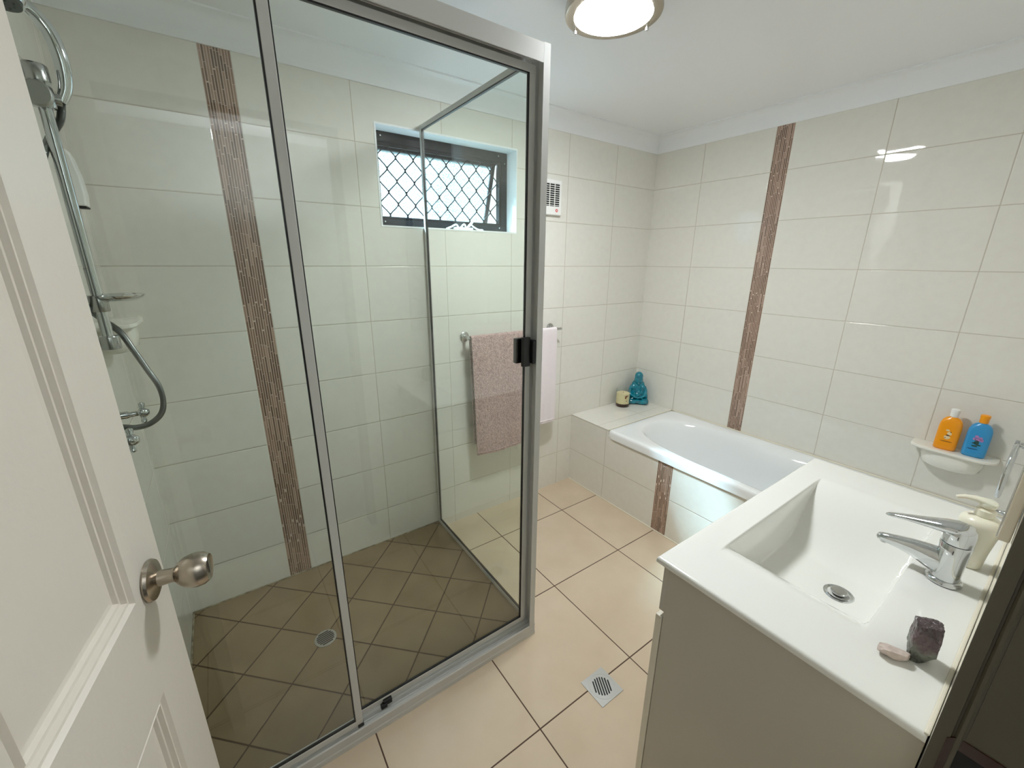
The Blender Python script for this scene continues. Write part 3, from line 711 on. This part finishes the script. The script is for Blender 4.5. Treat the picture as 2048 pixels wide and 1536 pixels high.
# ---------------------------------------------------------------- mirror, towel ring, bath tap on the door wall
mi = empty('wall_mirror', (-1.3, YF, 1.137), 'frameless wall mirror with beige edge above the vanity', 'mirror')
part(mi, 'backing_board', B((-1.70, YF+.0005, 1.137), (-.95, YF+.0125, 1.95)), M['mirback'], bevel=.002)
part(mi, 'mirror_glass', B((-1.697, YF+.0128, 1.141), (-.953, YF+.0145, 1.946)), M['mirror'])
tr = empty('towel_ring', (-.5, YF, .93), 'chrome towel ring hanging on the wall above the bath end', 'towel ring')
bm = BM(); lathe(bm, [(.024, YF+.0005), (.024, YF+.006), (.012, YF+.012), (.009, YF+.05), (.014, YF+.052), (.014, YF+.062), (0, YF+.063)], (-.5, 0, .955), 28, 'y'); part(tr, 'mounting', bm, M['chrome'], smooth=40)
bm = BM(); pts = [(-.5+.082*math.sin(a), YF+.056, .862+.094*math.cos(a)) for a in [2*PI*k/48 for k in range(49)]]; sweep(bm, pts, 0.0065, 12, caps=False); part(tr, 'ring', bm, M['chrome'], smooth=60)
def cross_tap(name, c, d, label, group=None, ln=.07, s=1.0):
    """c on the wall, d = unit vector away from it"""
    c = Vector(c); d = Vector(d); t = empty(name, c, label, 'tap', group)
    a = 'x' if abs(d.x) > .5 else 'y'; sg = d.x if a == 'x' else d.y
    bm = BM(); lathe(bm, [(.024*s, sg*.0005), (.024*s, sg*.004), (.014*s, sg*.012), (.0085*s, sg*.016), (.0085*s, sg*(ln*.55)), (.006*s, sg*(ln*.6)), (.006*s, sg*(ln*.85)), (0, sg*ln*.85)], c, 28, a)
    part(t, 'spindle', bm, M['chrome'], smooth=40)
    bm = BM(); h = c + d*ln*.9
    lathe(bm, [(.007*s, sg*(ln*.80)), (.011*s, sg*(ln*.83)), (.011*s, sg*(ln*.97)), (.006*s, sg*(ln*1.06)), (0, sg*ln*1.07)], c, 24, a)
    n, b = frame_of(d)
    for k in range(4):
        q = math.radians(20 + 90*k); u = n*math.cos(q) + b*math.sin(q)
        sweep(bm, [h, h+u*.012*s, h+u*.017*s, h+u*.022*s, h+u*.0245*s], [.0045*s, .0042*s, .0062*s, .0062*s, .003*s], 12)
    part(t, 'cross_handle', bm, M['chrome'], smooth=50); return t
cross_tap('bath_tap', (-.335, YF, .647), (0, 1, 0), 'small chrome cross handle tap on the wall below the towel ring', ln=.062)

# ---------------------------------------------------------------- soap shelves
def soap_shelf(name, wallx, sg, y0, y1, z, dep, label, group):
    """sg: direction from the wall into the room along x"""
    ym = (y0+y1)/2; hl = abs(y1-y0)/2
    t = empty(name, (wallx, ym, z), label, 'soap shelf', group)
    def outline(h, d, p, n=26):
        o = []
        for k in range(n+1):
            a = PI*k/n; c, s = math.cos(a), math.sin(a); r = (abs(c)**p + abs(s)**p)**(-1/p)
            o.append((wallx + sg*(.001 + d*s*r), ym + h*c*r))
        return o
    bm = BM()
    rs = [[bm.verts.new((x, y, zz)) for x, y in outline(h, d, 5)] for h, d, zz in ((hl*.97, dep*.96, z-.014), (hl, dep, z-.010), (hl, dep, z-.003), (hl-.002, dep-.002, z-.0005), (hl-.005, dep-.005, z))]
    for a, b in zip(rs, rs[1:]):
        for k in range(len(a)-1): bm.faces.new((a[k], a[k+1], b[k+1], b[k]))
    bm.faces.new(rs[0]); bm.faces.new(rs[-1])
    for a, b in zip(rs, rs[1:]): bm.faces.new((a[-1], a[0], b[0], b[-1]))
    part(t, 'shelf_plate', bm, M['shelfpl'], smooth=40)
    bm = BM(); hb = hl*.74
    rs = [[bm.verts.new((x, y - sg*0 - .015*0, zz)) for x, y in outline(h, d, 2.6)] for h, d, zz in ((hb, dep*.86, z-.014), (hb*.985, dep*.86, z-.045), (hb*.93, dep*.82, z-.078), (hb*.80, dep*.70, z-.088), (hb*.5, dep*.4, z-.090))]
    for a, b in zip(rs, rs[1:]):
        for k in range(len(a)-1): bm.faces.new((a[k], a[k+1], b[k+1], b[k]))
        bm.faces.new((a[-1], a[0], b[0], b[-1]))
    bm.faces.new(rs[0]); bm.faces.new(rs[-1])
    part(t, 'soap_bowl', bm, M['shelfpl'], smooth=50)
    return t
soap_shelf('soap_shelf', 0, -1, -1.592, -1.862, .742, .100, 'white glazed shelf with soap bowl holding two bottles above the bath', None)
soap_shelf('soap_shelf', XL, 1, -.13, -.395, 1.335, .098, 'white glazed shelf with soap bowl on the shower wall behind the rail', None)

# ---------------------------------------------------------------- bottles
def flat_bottle(c, body, cap, label, prints, rz, capw, seed):
    t = empty('shampoo_bottle', c, label, 'bottle', 'bottles on the soap shelf')
    c = Vector(c); bm = BM()
    prof = [(.029, .015, .0), (.0345, .0185, .004), (.0355, .019, .02), (.0355, .019, .10), (.034, .0185, .118), (.029, .0165, .133), (.021, .0135, .143), (.013, .0115, .147), (.0115, .0110, .150)]
    Rz = Matrix.Rotation(rz, 3, 'Z'); rings = []
    for w_, d_, z_ in prof:
        r = []
        for k in range(40):
            a = 2*PI*k/40; ca, sa = math.cos(a), math.sin(a); p = 3.0 if z_ < .14 else 2; rr = (abs(ca)**p+abs(sa)**p)**(-1/p)
            r.append(bm.verts.new(c + Rz @ Vector((d_*sa*rr, w_*ca*rr, z_))))
        rings.append(r)
    for a, b in zip(rings, rings[1:]):
        for k in range(40): bm.faces.new((a[k], a[(k+1) % 40], b[(k+1) % 40], b[k]))
    bm.faces.new(rings[0]); bm.faces.new(rings[-1])
    part(t, 'bottle_body', bm, body, smooth=50)
    bm = BM(); lathe(bm, [(capw*.92, c.z+.149), (capw, c.z+.151), (capw, c.z+.168), (capw*1.06, c.z+.172), (capw*1.06, c.z+.181), (capw*.7, c.z+.184), (0, c.z+.184)], (c.x, c.y, 0), 32); part(t, 'cap', bm, cap, smooth=40)
    rnd = random.Random(seed)
    for nm, mt_, spots in prints:
        bm = BM()
        for (u, v, ru, rv) in spots:
            pts = []
            for k in range(14):
                a = 2*PI*k/14; q = 1+rnd.uniform(-.12, .12); pts.append((u+ru*q*math.cos(a), v+rv*q*math.sin(a)))
            lo = [bm.verts.new(c + Rz @ Vector((-.0188 + .0*0, a, b))) for a, b in pts]; hi = [bm.verts.new(c + Rz @ Vector((-.0196, a, b))) for a, b in pts]
            bm.faces.new(hi)
            for k in range(14): bm.faces.new((lo[k], lo[(k+1) % 14], hi[(k+1) % 14], hi[k]))
        part(t, nm, bm, mt_)
    return t
SHZ = .7425
flat_bottle((-.058, -1.700, SHZ), M['orange'], M['whitepl'], 'orange shampoo bottle with white cap on the bath shelf',
   [('printed_spots', M['creamprint'], [(.001, .058, .010, .008), (-.003, .076, .007, .008), (.004, .090, .006, .004)]), ('printed_marks', M['darkprint'], [(.0, .068, .006, .003), (-.006, .083, .002, .002), (.006, .056, .002, .002), (0, .040, .018, .0012)])], math.radians(6), .0135, 1)
flat_bottle((-.058, -1.786, SHZ), M['blue'], M['orange'], 'blue shampoo bottle with orange cap on the bath shelf',
   [('printed_spots', M['pinkprint'], [(-.006, .086, .007, .006), (.004, .091, .006, .006), (-.001, .079, .010, .006), (-.012, .078, .005, .006), (.009, .080, .005, .005)]), ('printed_marks', M['greenprint'], [(.0, .066, .007, .010), (.007, .062, .006, .003), (-.007, .056, .007, .003), (.003, .050, .009, .004)]), ('printed_line', M['navyprint'], [(.006, .036, .016, .0016)])], math.radians(4), .0140, 2)

# ---------------------------------------------------------------- vent
ve = empty('wall_vent', (-.94, 0, 1.775), 'white square louvred wall vent with a red mark', 'vent')
part(ve, 'housing', B((-1.035, -.022, 1.772), (-.853, -.0005, 1.957)), M['whitepl'], bevel=.005, bseg=3)
part(ve, 'dark_recess', B((-1.02, -.0226, 1.818), (-.872, -.0215, 1.938)), M['dark'])
bm = BM()
for k in range(11):
    z = 1.822+k*.0112; box(bm, (-1.022, -.0255, z), (-.87, -.0228, z+.0030))
for x in (-.945, -.908): box(bm, (x-.002, -.0257, 1.818), (x+.002, -.0229, 1.938))
part(ve, 'louvre_grille', bm, M['whitepl'])
bm = BM(); lathe(bm, [(.0085, -.0222), (.0085, -.0232), (0, -.0232)], (-.889, 0, 1.797), 24, 'y'); bd = part(ve, 'red_mark', bm, M['red'])
bm = BM(); box(bm, (-.892, -.0238, 1.793), (-.886, -.0233, 1.801)); part(bd, 'white_dot', bm, M['whitepl'])

# ---------------------------------------------------------------- towel rail and towels
RZ, RY = 1.122, -.068
tw = empty('towel_rail', (-1.18, 0, RZ), 'chrome wall rail behind the glass carrying two towels', 'towel rail')
bm = BM(); sweep(bm, [(-1.515, RY, RZ), (-.858, RY, RZ)], .0075, 20); part(tw, 'rail', bm, M['chromed'], smooth=50)
for x in (-1.497, -.893):
    bm = BM(); lathe(bm, [(.026, -.0005), (.026, -.006), (.020, -.010), (.009, -.012), (.009, RY), (0, RY)], (x, 0, RZ+.001), 28, 'y'); part(tw, 'bracket', bm, M['chromed'], smooth=40)
def towel(name, x0, x1, zb_f, zb_b, material, label, seed, dxb, th=.006, gap=.013, wave=.004):
    t = empty(name, ((x0+x1)/2, RY, zb_f), label, 'towel')
    def path(r):
        P = []
        nF = 34
        for k in range(nF): P.append((RY - r, zb_f + (RZ+.001-zb_f)*k/(nF-1), k/(nF-1)))
        for k in range(1, 10): a = PI*k/10; P.append((RY - r*math.cos(a), RZ+.001 + r*math.sin(a)*.9, 1))
        for k in range(nF): P.append((RY + r, RZ+.001 - (RZ+.001-zb_b)*k/(nF-1), 1-k/(nF-1)))
        return P
    bm = BM(); nx = 26; O = path(gap); I_ = path(gap-th)
    rows = []
    for P, s in ((O, 1), (I_, 0)):
        g = []
        for j, (y, z, q) in enumerate(P):
            r = []
            for i in range(nx+1):
                u = i/nx; x = x0+(x1-x0)*u + dxb*(1-q)
                front = y < RY
                wv = (math.sin(u*9+seed+z*3)*wave + math.sin(u*19+seed*2)*wave*.35)*(1-q)**.6
                bow = .004*math.sin(PI*u)*(1-q)
                yy = y + (wv - bow - .010*(1-q) if front else -abs(wv)*.3)
                r.append(bm.verts.new((x, yy, z + (.004*math.sin(u*7+seed) - .012*(u-.5)*0)*(1-q)**4)))
            g.append(r)
        rows.append(g)
    for g in rows:
        for a, b in zip(g, g[1:]):
            for i in range(nx): bm.faces.new((a[i], a[i+1], b[i+1], b[i]))
    A, Bq = rows; n = len(A)
    for i in range(nx):
        bm.faces.new((A[0][i], A[0][i+1], Bq[0][i+1], Bq[0][i])); bm.faces.new((A[-1][i], A[-1][i+1], Bq[-1][i+1], Bq[-1][i]))
    for j in range(n-1):
        bm.faces.new((A[j][0], A[j+1][0], Bq[j+1][0], Bq[j][0])); bm.faces.new((A[j][nx], A[j+1][nx], Bq[j+1][nx], Bq[j][nx]))
    part(t, 'terry_cloth', bm, material, smooth=70)
    bm = BM()
    pts = []
    for i in range(nx+1):
        u = i/nx; pts.append((x0+(x1-x0)*u+dxb*.97, O[0][0] + (math.sin(u*9+seed+zb_f*3)*wave+math.sin(u*19+seed*2)*wave*.35) - .004*math.sin(PI*u) - .0102, zb_f+.014+.004*math.sin(u*7+seed)))
    sweep(bm, pts, 0, 8, flat=[(.0015, .006)]*len(pts) if False else [(.003, .003)]*len(pts)); part(t, 'hem', bm, material, smooth=60)
    return t
towel('pink_towel', -1.498, -1.153, .440, .50, M['pinktowel'], 'dusty pink terry towel hanging on the rail behind the glass', 1.3, .020, th=.007, gap=.0155)
towel('white_towel', -1.122, -.902, .535, .56, M['whitetowel'], 'white towel hanging on the rail right of the pink towel', 4.0, .006, gap=.014, wave=.007)

# ---------------------------------------------------------------- candle and statue on the ledge
cc = Vector((-.230, -.078, BZ)); LZ = BZ
cn = empty('candle_jar', cc, 'cream candle in a clear glass jar with dark base', 'candle')
KS = 1.36
def kl(p): return [(a*KS, LZ+b*KS) for a, b in p]
bm = BM(); lathe(bm, kl([(.028, .0004), (.034, .004), (.036, .010), (.036, .018), (0, .018)]), (cc.x, cc.y, 0), 40); part(cn, 'dark_base', bm, M['amber'], smooth=40)
bm = BM(); lathe(bm, kl([(.0345, .0185), (.0345, .074), (0, .074)]), (cc.x, cc.y, 0), 40); wx = part(cn, 'wax', bm, M['wax'], smooth=40)
bm = BM(); sweep(bm, [(cc.x, cc.y, LZ+.074*KS), (cc.x+.001, cc.y, LZ+.080*KS)], .0012, 8); part(wx, 'wick', bm, M['dark'])
bm = BM(); lathe(bm, kl([(.0355, .0183), (.0372, .020), (.0375, .092), (.0368, .0935), (.036, .092), (.0355, .0183)]), (cc.x, cc.y, 0), 44)
part(cn, 'glass_jar', bm, M['glass'], smooth=40)
bm = BM(); ca = math.atan2(-.83, -.56)
def onjar(u, v, r): a = ca + u/.038; return (cc.x + r*KS*math.cos(a), cc.y + r*KS*math.sin(a), LZ+v*KS)
def patch(bm, pts):
    lo = [bm.verts.new(onjar(u, v, .0377)) for u, v in pts]; hi = [bm.verts.new(onjar(u, v, .0383)) for u, v in pts]; n = len(pts)
    bm.faces.new(hi)
    for k in range(n): bm.faces.new((lo[k], lo[(k+1) % n], hi[(k+1) % n], hi[k]))
for u, v, a, b in ((.006, .062, .007, .004), (.013, .066, .008, .0022), (.004, .054, .004, .004), (.010, .038, .0025, .0025)):
    patch(bm, [(u+a*math.cos(2*PI*k/12), v+b*math.sin(2*PI*k/12)) for k in range(12)])
part(cn, 'printed_sprig', bm, M['brownprint'])

def seated_figure(c, rz, H):
    """ceramic figure sitting cross legged, front along -y before rotation, height H"""
    t = bpy.data.meshes.new('seated_statue'); bm = BM()
    def ell(p, r, rot=(0, 0, 0)):
        mtx = Matrix.Translation(p) @ (Matrix.Rotation(rot[2], 4, 'Z') @ Matrix.Rotation(rot[1], 4, 'Y') @ Matrix.Rotation(rot[0], 4, 'X')) @ Matrix.Diagonal((*r, 1))
        bmesh.ops.create_uvsphere(bm, u_segments=28, v_segments=18, radius=1, matrix=mtx)
    def lim(p, r): 
        b2 = BM(); sweep(b2, catmull(p, 4), [r[0] + (r[1]-r[0])*i/(4*(len(p)-1)) for i in range(4*(len(p)-1)+1)], 14)
        tmpm = bpy.data.meshes.new('t'); b2.to_mesh(tmpm); b2.free(); bm.from_mesh(tmpm); bpy.data.meshes.remove(tmpm)
    ell((0, .004, .022), (.070, .040, .022))                 # base robe
    ell((0, .006, .070), (.052, .034, .062)); ell((0, -.016, .060), (.036, .026, .034))   # torso and round belly
    ell((0, .008, .118), (.048, .028, .032)); ell((-.034, .006, .118), (.020, .022, .024)); ell((.034, .006, .118), (.020, .022, .024))
    ell((0, .002, .140), (.020, .019, .02))                                   # neck
    ell((0, .0, .176), (.031, .030, .036)); ell((0, .004, .200), (.0315, .030, .034)); ell((0, .010, .150), (.038, .026, .030)); ell((0, .012, .10), (.062, .030, .060)); ell((0, .012, .130), (.050, .028, .046)); ell((0, .012, .055), (.071, .036, .058))   # head and topknot
    ell((0, -.0275, .172), (.0045, .007, .009)); ell((-.011, -.020, .166), (.009, .008, .008)); ell((.011, -.020, .166), (.009, .008, .008))
    ell((0, -.0235, .156), (.011, .006, .0035)); ell((0, -.019, .147), (.010, .009, .007))
    ell((-.011, -.0245, .183), (.0085, .004, .003)); ell((.011, -.0245, .183), (.0085, .004, .003))
    for s in (-1, 1):
        ell((s*.0295, .002, .170), (.004, .009, .021)); ell((s*.030, .0, .152), (.005, .006, .007))
        lim([(s*.044, .006, .122), (s*.058, -.006, .092), (s*.050, -.024, .066), (s*.022, -.042, .054)], (.0165, .0095))
        ell((s*.012, -.046, .053), (.014, .009, .0065))                         # hands
        for k in range(4): lim([(s*(.018-.004*k), -.048, .056-.0028*k), (s*(.002-.002*k), -.054, .056-.0035*k)], (.003, .0026))
        lim([(s*.034, .0, .030), (s*.066, -.020, .022), (s*.060, -.040, .020), (s*.018, -.046, .022), (-s*.012, -.044, .026)], (.023, .0125))   # legs
        ell((-s*.018, -.050, .028), (.017, .008, .008))                         # feet
        lim([(s*.020, -.014, .138), (s*.024, -.028, .110), (s*.016, -.038, .082), (s*.004, -.042, .062)], (.005, .004))   # robe edges
        lim([(s*.050, -.010, .112), (s*.064, -.014, .084), (s*.066, -.030, .056)], (.005, .004))
        lim([(s*.056, .0, .100), (s*.069, -.004, .064), (s*.070, -.02, .034)], (.006, .006))
        lim([(s*.030, -.040, .046), (s*.052, -.042, .038), (s*.072, -.026, .032)], (.004, .003))
        lim([(s*.020, -.052, .012), (s*.050, -.046, .009), (s*.072, -.024, .009)], (.006, .005))
    for v in bm.verts:
        v.co *= H/.236
        v.co.x *= .93
        v.co.z = max(v.co.z, 0)
    Rm = Matrix.Rotation(rz, 3, 'Z')
    for v in bm.verts: v.co = Rm @ v.co
    for f in bm.faces: f.smooth = True
    bm.to_mesh(t); bm.free(); t.materials.append(M['teal'])
    o = bpy.data.objects.new('seated_statue', t); COL.objects.link(o); o.location = c
    r = o.modifiers.new('fuse', 'REMESH'); r.mode = 'VOXEL'; r.voxel_size = .0016; r.use_smooth_shade = True
    s = o.modifiers.new('soften', 'SMOOTH'); s.factor = .5; s.iterations = 3
    o['label'] = 'turquoise glazed statue of a seated robed figure in the ledge corner'; o['category'] = 'statue'
    return o
seated_figure((-.083, -.092, LZ+.0005), math.radians(-48), .243)

# ---------------------------------------------------------------- ceiling light
lc = (-1.433, -.882)
li = empty('ceiling_light', (lc[0], lc[1], CH), 'round opal glass ceiling light with brushed metal ring, switched on', 'ceiling light')
bm = BM(); lathe(bm, [(.132, CH-.0005), (.140, CH-.012), (.1455, CH-.040), (.1465, CH-.058), (.145, CH-.062), (.132, CH-.0655), (.1185, CH-.064), (.1165, CH-.058), (.112, CH-.0005)], (*lc, 0), 72); part(li, 'metal_ring', bm, M['nickel'], smooth=35)
bm = BM(); lathe(bm, [(.115, CH-.055), (.1165, CH-.062), (.112, CH-.067), (.095, CH-.073), (.065, CH-.078), (.03, CH-.0805), (0, CH-.081)], (*lc, 0), 64); part(li, 'opal_glass', bm, M['lampglass'], smooth=60)
for k in range(3):
    a = math.radians(228 + 120*k); bm = BM(); lathe(bm, [(.0035, CH-.060), (.0035, CH-.070), (.0055, CH-.071), (.0055, CH-.077), (0, CH-.0785)], (lc[0]+.131*math.cos(a), lc[1]+.131*math.sin(a), 0), 16); part(li, 'clamp_screw', bm, M['chrome'], smooth=40)

# ---------------------------------------------------------------- shower rail, handset, taps
SY, SXR = -.58, -2.790
sr = empty('shower_rail', (XL, SY, 1.30), 'vertical chrome shower rail on the left tiled wall', 'shower rail')
bm = BM(); sweep(bm, [(SXR, SY, 1.325), (SXR, SY, 1.885)], .0110, 24); part(sr, 'pole', bm, M['chrome'], smooth=50)
for z in (1.318, 1.878):
    bm = BM(); sweep(bm, [(XL+.0005, SY, z), (SXR+.016, SY, z)], 0, 24, flat=[(.014, .0145), (.014, .0145)]); lathe(bm, [(.020, z-.016), (.0205, z-.013), (.0205, z+.012), (.019, z+.015)], (SXR, SY, 0), 28); part(sr, 'wall_bracket', bm, M['chromed'], smooth=40)
bm = BM(); lathe(bm, [(.018, 1.815), (.0195, 1.818), (.0195, 1.852), (.018, 1.855)], (SXR, SY, 0), 28)
sweep(bm, [(SXR, SY, 1.835), (SXR+.026, SY+.008, 1.835)], .012, 24)
sl = part(sr, 'slider', bm, M['chromed'], smooth=40)
bm = BM(); lathe(bm, [(.019, -.016), (.0235, -.019), (.0235, -.027), (.021, -.030), (0, -.030)], (SXR-.002, SY, 1.835), 32, 'y'); part(sl, 'knob', bm, M['steel'], smooth=40)
# handset: curved chrome handle with round head
hs = empty('shower_handset', (SXR+.04, SY, 1.80), 'curved chrome hand shower held on top of the rail', 'shower head')
C0 = Vector((-2.5571, -1.9523, 1.5130))
hp = catmull([(-2.765, -.570, 1.832), (-2.753, -.568, 1.86), (-2.748, -.570, 1.895), (-2.749, -.573, 1.93), (-2.756, -.578, 1.962), (-2.773, -.59, 1.986), (-2.796, -.61, 1.994), (-2.812, -.64, 1.992)], 7)
nH = len(hp); bm = BM(); sweep(bm, hp, [.0092 + .0045*math.sin(PI*min(1, i/(nH-1)*1.1)) for i in range(nH)], 24); part(hs, 'handle', bm, M['chrome'], smooth=60)
bm = BM(); tmpb = BM(); lathe(tmpb, [(.012, .028), (.030, .022), (.043, .008), (.045, 0), (.043, -.006), (0, -.006)], (0, 0, 0), 36)
mt_ = Matrix.Translation((-2.808, -.652, 1.982)) @ Matrix.Rotation(math.radians(-8), 4, 'X') @ Matrix.Rotation(math.radians(12), 4, 'Y'); bmesh.ops.transform(tmpb, matrix=mt_, verts=tmpb.verts)
part(hs, 'head', tmpb, M['chrome'], smooth=40)
tmpb = BM(); lathe(tmpb, [(.040, -.0062), (.040, -.010), (0, -.010)], (0, 0, 0), 36)
for rr, nn in ((.03, 14), (.019, 9), (.008, 4)):
    for k in range(nn): lathe(tmpb, [(.0022, -.010), (.0016, -.0135), (0, -.0135)], (rr*math.cos(2*PI*k/nn), rr*math.sin(2*PI*k/nn), 0), 8)
bmesh.ops.transform(tmpb, matrix=mt_, verts=tmpb.verts); part(hs, 'nozzle_plate', tmpb, M['nozzle'], smooth=40)
# hose
hz = catmull([(-2.765, -.570, 1.832), (-2.776, -.556, 1.80), (-2.80, -.560, 1.76), (-2.815, -.60, 1.70), (-2.822, -.612, 1.60), (-2.822, -.612, 1.50), (-2.815, -.60, 1.42), (-2.795, -.556, 1.37), (-2.775, -.53, 1.335), (-2.762, -.50, 1.28), (-2.748, -.475, 1.22), (-2.735, -.455, 1.165), (-2.733, -.46, 1.12), (-2.742, -.48, 1.090), (-2.765, -.51, 1.076), (-2.79, -.54, 1.080), (-2.815, -.565, 1.095), (XL+.02, SY, 1.10)], 14)
dense = []
for a, b in zip(hz, hz[1:]):
    for k in range(4): dense.append(a.lerp(b, k/4))
bm = BM(); sweep(bm, dense, [.0066 + (.0009 if i % 2 else 0) for i in range(len(dense))], 12); part(hs, 'hose', bm, M['hose'], smooth=60)
bm = BM(); lathe(bm, [(.026, .0005), (.026, .005), (.014, .010), (.012, .03), (0, .03)], (XL, SY, 1.10), 28, 'x'); part(hs, 'wall_outlet', bm, M['chrome'], smooth=40)
cross_tap('shower_tap', (XL, SY+.105, 1.10), (1, 0, 0), 'chrome cross handle shower tap nearer the window wall', 'shower taps', ln=.090, s=1.2)
cross_tap('shower_tap', (XL, SY-.115, 1.098), (1, 0, 0), 'chrome cross handle shower tap nearer the open door', 'shower taps', ln=.090, s=1.2)
# soap dish clipped on the rail
sdh = empty('soap_dish', (SXR, SY, 1.42), 'chrome oval soap dish clipped to the shower rail', 'soap dish')
bm = BM(); lathe(bm, [(0, 1.413), (.040, 1.414), (.054, 1.420), (.060, 1.426), (.0605, 1.4285), (.057, 1.4285), (.050, 1.424), (.036, 1.4185), (0, 1.418)], (-2.758, -.545, 0), 44, sx=.86, sy=1.15); part(sdh, 'tray', bm, M['chrome'], smooth=50)
bm = BM(); lathe(bm, [(.016, 1.392), (.0175, 1.394), (.0175, 1.428), (.016, 1.430)], (SXR, SY, 0), 28); part(sdh, 'clip', bm, M['chromed'], smooth=40)
# small white dispenser near the corner
wd = empty('wall_dispenser', (XL, -.075, 1.66), 'small white plastic dispenser on the shower wall near the corner', 'dispenser')
bm = BM(); poly = [(XL+.0005, 1.665), (XL+.022, 1.665), (XL+.026, 1.70), (XL+.024, 1.75), (XL+.016, 1.80), (XL+.008, 1.82), (XL+.0005, 1.823)]
prism(bm, poly, 'y', -.112, -.055); part(wd, 'body', bm, M['whitepl'], bevel=.004, bseg=3)
part(wd, 'slot', B((XL+.001, -.11, 1.660), (XL+.022, -.057, 1.6645)), M['dark'])

# ---------------------------------------------------------------- door leaf
Hx, Hy = -2.8545, -1.946; az = math.atan2(.149, .806); DWd, DHt = .8195, 2.04
dr = bpy.data.objects.new('door_1', None); COL.objects.link(dr); dr.location = (Hx, Hy, .008); dr.rotation_euler = (0, 0, -az); dr.empty_display_size = .02
dr['label'] = 'open cream painted four panel door at the left'; dr['category'] = 'door'; dr['kind'] = 'structure'
def dpart(name, bm, material, parent=None, **k):
    """local frame: x = out of the visible face, y = along the door, z up"""
    me = bpy.data.meshes.new(name); bmesh.ops.recalc_face_normals(bm, faces=bm.faces)
    sm = k.get('smooth')
    if sm is not None:
        for f in bm.faces: f.smooth = True
        for e in bm.edges:
            if len(e.link_faces) == 2 and e.calc_face_angle(0) > math.radians(sm): e.smooth = False
    bm.to_mesh(me); bm.free(); me.materials.append(material); o = bpy.data.objects.new(name, me); COL.objects.link(o); o.parent = parent or dr
    if k.get('bevel'):
        b = o.modifiers.new('bevel', 'BEVEL'); b.width = k['bevel']; b.segments = 2; b.limit_method = 'ANGLE'; b.angle_limit = math.radians(40)
    return o
T = .035
PO = [(.108, .362), (.4600, .7120)]; PZ = [(.20, .852), (1.025, 1.925)]
bm = BM()
def hb_(y0, y1, z0, z1, x0=-T, x1=0): box(bm, (x0, y0, z0), (x1, y1, z1))
hb_(0, PO[0][0], 0, DHt); hb_(PO[1][1], DWd, 0, DHt); hb_(PO[0][1], PO[1][0], PZ[0][0], PZ[1][1])
hb_(PO[0][0], PO[1][1], 0, PZ[0][0]); hb_(PO[0][0], PO[0][1], PZ[0][1], PZ[1][0]); hb_(PO[1][0], PO[1][1], PZ[0][1], PZ[1][0]); hb_(PO[0][0], PO[1][1], PZ[1][1], DHt)
leaf = dpart('door_leaf', bm, M['paint'])
mp = [(0, 0), (.004, -.0055), (.009, -.0065), (.0115, -.0035), (.014, -.0095), (.019, -.0105), (.0215, -.0080), (.024, -.0130), (.030, -.0140)]   # moulding: inward offset, depth
for (y0, y1) in PO:
    for (z0, z1) in PZ:
        bm = BM(); R_ = []
        for o_, d_ in mp: R_.append([bm.verts.new((d_, a, b)) for a, b in ((y0+o_, z0+o_), (y1-o_, z0+o_), (y1-o_, z1-o_), (y0+o_, z1-o_))])
        for a, b in zip(R_, R_[1:]):
            for k in range(4): bm.faces.new((a[k], a[(k+1) % 4], b[(k+1) % 4], b[k]))
        bm.faces.new(R_[-1])
        Bk = [bm.verts.new((-T+.006, a, b)) for a, b in ((y0, z0), (y1, z0), (y1, z1), (y0, z1))]
        for k in range(4): bm.faces.new((R_[0][k], R_[0][(k+1) % 4], Bk[(k+1) % 4], Bk[k]))
        bm.faces.new(Bk)
        dpart('raised_panel', bm, M['paint'])
kc = (.7635, 1.022)
bm = BM(); lathe(bm, [(.032, .0), (.033, .003), (.031, .007), (.024, .010), (.0125, .013), (.0110, .030), (.0125, .034), (.0175, .038), (.0235, .046), (.0268, .056), (.0272, .063), (.0255, .072), (.0215, .078), (.0205, .0795), (.0185, .0785), (.012, .0775), (0, .0775)], (0, kc[0], kc[1]), 48, 'x')
kb = dpart('door_knob', bm, M['nickel'], smooth=30)
bm = BM(); box(bm, (.0772, kc[0]-.0012, kc[1]-.011), (.0790, kc[0]+.0012, kc[1]+.011)); dpart('privacy_slot', bm, M['chromed'], kb)

# ---------------------------------------------------------------- door frame, strike side
jb = empty('trim_5', (JX, YF, 0), 'painted timber door jamb at the right edge', 'door frame', kind='structure')
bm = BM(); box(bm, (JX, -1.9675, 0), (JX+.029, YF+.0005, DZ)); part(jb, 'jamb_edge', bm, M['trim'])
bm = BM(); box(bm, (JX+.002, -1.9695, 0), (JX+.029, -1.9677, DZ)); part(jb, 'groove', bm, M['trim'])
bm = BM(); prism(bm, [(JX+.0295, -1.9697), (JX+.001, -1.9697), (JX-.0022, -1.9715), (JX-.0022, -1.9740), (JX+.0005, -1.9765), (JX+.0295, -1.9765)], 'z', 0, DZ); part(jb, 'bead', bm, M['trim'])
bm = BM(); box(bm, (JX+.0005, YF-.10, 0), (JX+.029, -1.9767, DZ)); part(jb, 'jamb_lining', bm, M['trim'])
bm = BM(); box(bm, (XL-.0, YF-.10, DZ), (JX+.03, YF, DZ+.029)); part(jb, 'head_jamb', bm, M['trim'])
sp_ = BM()
prism(sp_, [(-1.9655, 1.052), (-1.972, 1.060), (-1.985, 1.060), (-2.02, 1.060), (-2.02, .985), (-1.972, .985), (-1.9655, .992)], 'x', JX-.0012, JX+.0003)
st = part(jb, 'strike_plate', sp_, M['amber'])
part(st, 'latch_hole', B((JX-.0015, -2.01, 1.0), (JX-.0011, -1.974, 1.046)), M['dark'])

for o in bpy.data.objects:
    if '_o' in o: del o['_o']
